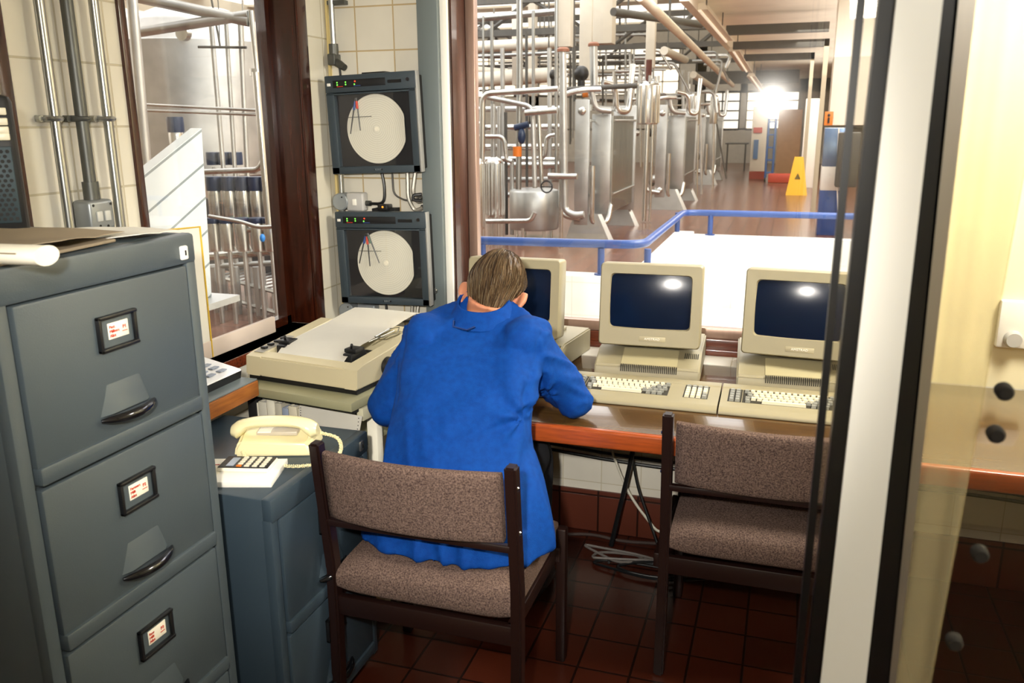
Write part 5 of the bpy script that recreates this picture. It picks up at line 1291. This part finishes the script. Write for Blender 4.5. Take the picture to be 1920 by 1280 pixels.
t = thing('warning_sign', 'small orange warning sign on the column', 'sign', at(1554, 225, 10.35)); q = at(1554, 222, 10.35)
b = MB(); b.box(q.x - .045, q.x + .045, 10.36, 10.375, q.z - .075, q.z + .075, .003); b.build('plate', ORANGE, t)
b = MB(); b.tube([q + Vector((-.0, -.0, -.05)), q + Vector((.0, 0, .01))], .012, 6); b.ell(q + Vector((0, 0, .035)), (.015, .005, .018), 8, 6); b.build('symbol', BLACK, t)
t = thing('floor_sign', 'yellow folding wet floor sign standing in the far aisle', 'sign', at(1495, 350, 19))
c0 = at(1494, 350, 19); sc = 19 / 1500
for s in (-1, 1):
    b = MB(); y0 = 19 + s * .13
    w0, w1, hh = 17 * sc, 7 * sc, 62 * sc
    b.loft([[(c0.x - w0, y0 - .01, 0.0), (c0.x + w0, y0 - .01, 0), (c0.x + w0, y0 + .01, 0), (c0.x - w0, y0 + .01, 0)], [(c0.x - w1, 19 + s * .02 - .01, hh), (c0.x + w1, 19 + s * .02 - .01, hh), (c0.x + w1, 19 + s * .02 + .01, hh), (c0.x - w1, 19 + s * .02 + .01, hh)]])
    b.build('panel', YELLOW, t)
b = MB(); b.prism([(c0.x - .06, .33), (c0.x + .06, .33), (c0.x, .46)], 'y', 18.90, 18.94); b.build('symbol', mat('sign print', '6a5a20', 0.6), t)
t = thing('cupboard', 'white cupboard with red foot at the far end of the aisle', 'cupboard', at(1418, 335, 24)); a, c_ = at(1404, 335, 24), at(1432, 335, 24)
b = MB(); b.box(a.x, c_.x, 24, 24.4, .2, at(1418, 200, 24).z, .01); b.build('body', HALLWHITE, t)
b = MB(); b.box(a.x, c_.x, 23.98, 24.4, 0, .2); b.build('foot', mat('dull red paint', '9c3a2a', 0.5), t)
q = at(1421, 244, 23.97); b = MB(); b.box(q.x - .11, q.x + .11, 23.96, 23.99, q.z - .07, q.z + .07); b.build('notice', mat('red notice', 'c8452e', 0.6), t)
q = at(1417, 280, 23.97); b = MB(); b.box(q.x - .06, q.x + .06, 23.96, 23.99, q.z - .25, q.z + .25); b.build('blue_panel', mat('grey blue panel', '5c7ea8', 0.5), t)
t = thing('trolley', 'tall blue wheeled rack beside the white cupboard', 'trolley', at(1440, 335, 23)); a, c_ = at(1434, 335, 23), at(1447, 335, 23); zt = at(1440, 222, 23).z
b = MB()
for xx in (a.x, c_.x):
    for yy in (23.0, 23.4): b.cyl((xx, yy, .08), (xx, yy, zt), .025, n=8)
b.build('frame', mat('blue rack paint', '3a5f96', 0.5), t)
for k in range(5): b = MB(); b.box(a.x, c_.x, 23, 23.4, .2 + k * (zt - .3) / 4, .23 + k * (zt - .3) / 4); b.build('shelf', mat('blue rack paint', '3a5f96', 0.5), t)
for xx in (a.x, c_.x): b = MB(); b.cyl((xx - .02, 23.0, .05), (xx + .02, 23.0, .05), .05, n=12); b.build('wheel', BLACK, t)
a, c_ = at(1452, 330, 26), at(1496, 330, 26); b = MB(); b.box(a.x, c_.x, 26, 26.2, 0, at(1470, 205, 26).z, .02); t = solo(b, 'partition', 'brown partition panel behind the blue rack', 'panel', mat('tan panel', 'b08a66', 0.7, var=.05))
a = at(1465, 330, 22.5); b = MB(); b.box(a.x - .32, a.x + .25, 22.5, 22.9, 0, .22, .03); solo(b, 'crate', 'low red crate on the floor beside the yellow sign', 'crate', mat('red crate', 'c24a34', 0.5))
a, c_ = at(1499, 345, 21), at(1526, 345, 21); b = MB(); b.box(a.x, c_.x, 21, 21.4, 0, at(1510, 185, 21).z, .01); solo(b, 'pillar_casing', 'white square pillar right behind the yellow sign', 'pillar', WHITEPAINT)
b = MB(); a = at(1378, 268, 28); b.box(a.x - .3, a.x + .4, 28, 28.6, a.z - .04, a.z, .01); b.box(a.x - .25, a.x - .2, 28.1, 28.15, 0, a.z - .04); b.box(a.x + .3, a.x + .35, 28.1, 28.15, 0, a.z - .04); solo(b, 'work_table', 'small dark table under the far windows', 'table', IRON)

# ------------------------------------------------------------------ seen through the left window
TK = thing('storage_tank', 'huge pale stainless tank behind the left window', 'tank', (-6.7, 8.7, 0))
vcyl(TK, 'shell', -6.7, 8.7, .95, 2.42, 1.02, SSD, .42, 64)
for k in range(4): b = MB(); a = PI / 4 + k * PI / 2; b.cyl((-6.7 + .9 * math.cos(a), 8.7 + .9 * math.sin(a), 0), (-6.7 + .9 * math.cos(a), 8.7 + .9 * math.sin(a), .97), .06); b.build('leg', SS, TK)
q = at(340, 62, 7.7); b = MB(); b.lathe([(.03, 0), (.075, 0), (.075, .07), (.03, .07)], q, 16, 'y'); b.build('lifting_eye', SS, TK)
t = thing('storage_tank', 'bright tank further right behind the thin pipes of the left window', 'tank', (-6.3, 11.5, 0)); vcyl(t, 'shell', -6.6, 11.8, .7, 2.9, .9, SSD, .3, 48)
for k in range(3): b = MB(); a = k * 2.1; b.cyl((-6.6 + .8 * math.cos(a), 11.8 + .8 * math.sin(a), 0), (-6.6 + .8 * math.cos(a), 11.8 + .8 * math.sin(a), .72), .06); b.build('leg', SS, t)
F = thing('pipework', 'pipe frame with two bright rails outside the left window', 'pipework', at(380, 500, 4.6))
for s in (([(246, -20), (284, 420)], 4.2, 11, SSD), ([(215, -14), (468, 40)], 4.6, 11, SSD), ([(250, 62), (468, 28)], 4.6, 10, SSD), ([(266, 196), (505, 208)], 4.5, 3.2, SS), ([(268, 207), (505, 216)], 4.5, 3, SS),
          ([(470, 20), (482, 130), (494, 300), (485, 318), (360, 323)], 4.6, 6, SS), ([(480, 135), (505, 420)], 4.4, 8, SS), ([(396, 48), (420, 330)], 5.0, 5, SSD), ([(424, 45), (441, 330)], 5.0, 4.5, SSD), ([(450, 40), (464, 330)], 5.0, 5, SSD), ([(372, 88), (462, 89)], 4.9, 2.6, IRON), ([(395, -10), (413, 88)], 4.9, 2, IRON), ([(408, -10), (410, 20), (412, 88)], 4.9, 1, IRON), ([(455, 0), (460, 330)], 5.3, 2, SS)):
    run(F, s)
b = MB(); q = at(484, 136, 4.45); b.lathe([(0, -.02), (.05, -.02), (.05, .02), (0, .02)], q, 14); b.build('flange', SS, F)
def actuator(label, px, pt, pm, pb, y, rp):
    c = at(px, (pt + pb) / 2, y); r = rpx(rp, math.hypot(c.x, y) * .95); z1, zm, z0 = at(px, pt, y).z, at(px, pm, y).z, at(px, pb, y).z
    t = thing('valve_actuator', label, 'valve', (c.x, y, z0), group='blue-capped valve actuators')
    vcyl(t, 'cap', c.x, y, zm, z1, r, CAPBLUE, 0, 20)
    if pb > pm + 5: vcyl(t, 'cylinder', c.x, y, z0, zm, r * .9, SS, 0, 20)
    b = MB(); b.cyl((c.x, y, 0), (c.x, y, z0), r * .3, n=10); b.build('stem', SSD, t)
nm = ('first', 'second', 'third', 'fourth', 'fifth')
for i, px in enumerate((399, 421, 443)): actuator(nm[i] + ' blue cap from the left in the upper row outside the left window', px, 285, 309, 314, 6.6, 11)
for i, px in enumerate((404, 432, 458, 482, 505)): actuator(nm[i] + ' blue-capped steel cylinder from the left in the middle row outside the left window', px, 331, 357, 408, 5.9, 14)
for i, px in enumerate((402, 428, 456, 484, 508)): actuator(nm[i] + ' blue-topped steel cylinder from the left in the lower row outside the left window', px, 408, 418, 470, 5.5, 14)
actuator('single tall steel bottle with blue cap behind the slanted white panel', 333, 219, 248, 330, 5.6, 14)
G = thing('pipework', 'valve manifold pipes under the blue-capped cylinders', 'pipework', at(450, 480, 5.5))
for s in (([(390, 481), (478, 474), (535, 468)], 5.6, 9, SS), ([(392, 405), (450, 415), (485, 426), (530, 424)], 5.3, 4, SS), ([(450, 432), (530, 428)], 5.5, 6, SS), ([(395, 320), (480, 322)], 5.7, 4, SS), ([(395, 500), (470, 495), (535, 492)], 5.9, 6, SSD)):
    run(G, s)
for px in (492, 523): q = at(px, 446, 5.2); b = MB(); b.ell(q, (.02, .02, .03), 10, 8); b.build('blue_knob', mat('bright blue knob', '2f86d8', 0.4), G)
for px in (400, 440, 480, 520): q = at(px, 500, 5.8); b = MB(); b.cyl((q.x, q.y, 0), q, .03, n=8); b.build('support', SSD, G)
q0, q1 = at(388, 470, 6.9), at(540, 470, 6.4)
t = thing('dark_backing', 'added dark backing plate behind the rows of blue-capped cylinders', 'rack', q0)  # plate and posts added to darken the background of the cylinders
b = MB(); zt_, zb_ = at(388, 372, 6.9).z, .16
b.loft([[(q0.x, q0.y, zb_), (q1.x, q1.y, zb_), (q1.x, q1.y, zt_), (q0.x, q0.y, zt_)], [(q0.x - .03, q0.y + .05, zb_), (q1.x - .03, q1.y + .05, zb_), (q1.x - .03, q1.y + .05, zt_), (q0.x - .03, q0.y + .05, zt_)]]); b.build('plate', mat('dark backing plate', '4a4c50', 0.5, .3, var=.1), t)
for q in (q0, q1): b = MB(); b.box(q.x - .05, q.x + .01, q.y, q.y + .06, 0, zt_); b.build('post', IRON, t)
t = thing('floor_grating', 'low lattice of grey bars standing on the brown floor', 'grating', at(470, 560, 5.9))
a, c_ = at(405, 555, 6.2), at(540, 560, 5.6)
b = MB()
for k in range(12):
    p = a.lerp(c_, k / 11); b.cyl((p.x, p.y, .02), (p.x, p.y, .24), .012, n=6); b.cyl((p.x + .1, p.y + .5, .02), (p.x + .1, p.y + .5, .24), .012, n=6); b.tube([(p.x, p.y, .22), (p.x + .1, p.y + .5, .22)], .012, 6)
b.tube([(a.x, a.y, .23), (c_.x, c_.y, .23)], .018, 6); b.tube([(a.x, a.y, .06), (c_.x, c_.y, .06)], .018, 6); b.tube([(a.x + .1, a.y + .5, .23), (c_.x + .1, c_.y + .5, .23)], .018, 6)
b.build('bars', SSD, t)
t = thing('tiled_panel', 'white tiled panel with slanting top edge just outside the left window', 'panel', (-2.6, 3.0, 0))
SLT = tilemat('slanting white tiles', 'YZ', 'dfe6e4', '8b9696', 4.0, .006, .35, (0.2, 0.02), .02, .2, .135)
p = [atx(258, 336, -2.6), atx(378, 240, -2.6), atx(397, 556, -2.6), atx(290, 572, -2.6)]
th = math.atan2(p[1].z - p[0].z, p[1].y - p[0].y)
for n_ in SLT.node_tree.nodes:
    if n_.bl_idname == 'ShaderNodeSeparateXYZ': sep = n_
mp = SLT.node_tree.nodes.new('ShaderNodeMapping'); mp.inputs['Rotation'].default_value = (-th, 0, 0)
src = sep.inputs[0].links[0].from_socket; SLT.node_tree.links.new(src, mp.inputs[0]); SLT.node_tree.links.new(mp.outputs[0], sep.inputs[0])
b = MB(); b.prism([(q.y, q.z) for q in p], 'x', -2.66, -2.6); b.build('panel', SLT, t)
for yy in (p[3].y + .12, p[2].y - .12):
    b = MB(); b.box(-2.66, -2.60, yy - .025, yy + .025, 0, p[2].z + .05); b.build('leg', SSD, t)
b = MB(); b.box(-2.75, -2.5, p[3].y, p[2].y + .08, p[2].z - .03, p[2].z); b.build('shelf', SSD, t)
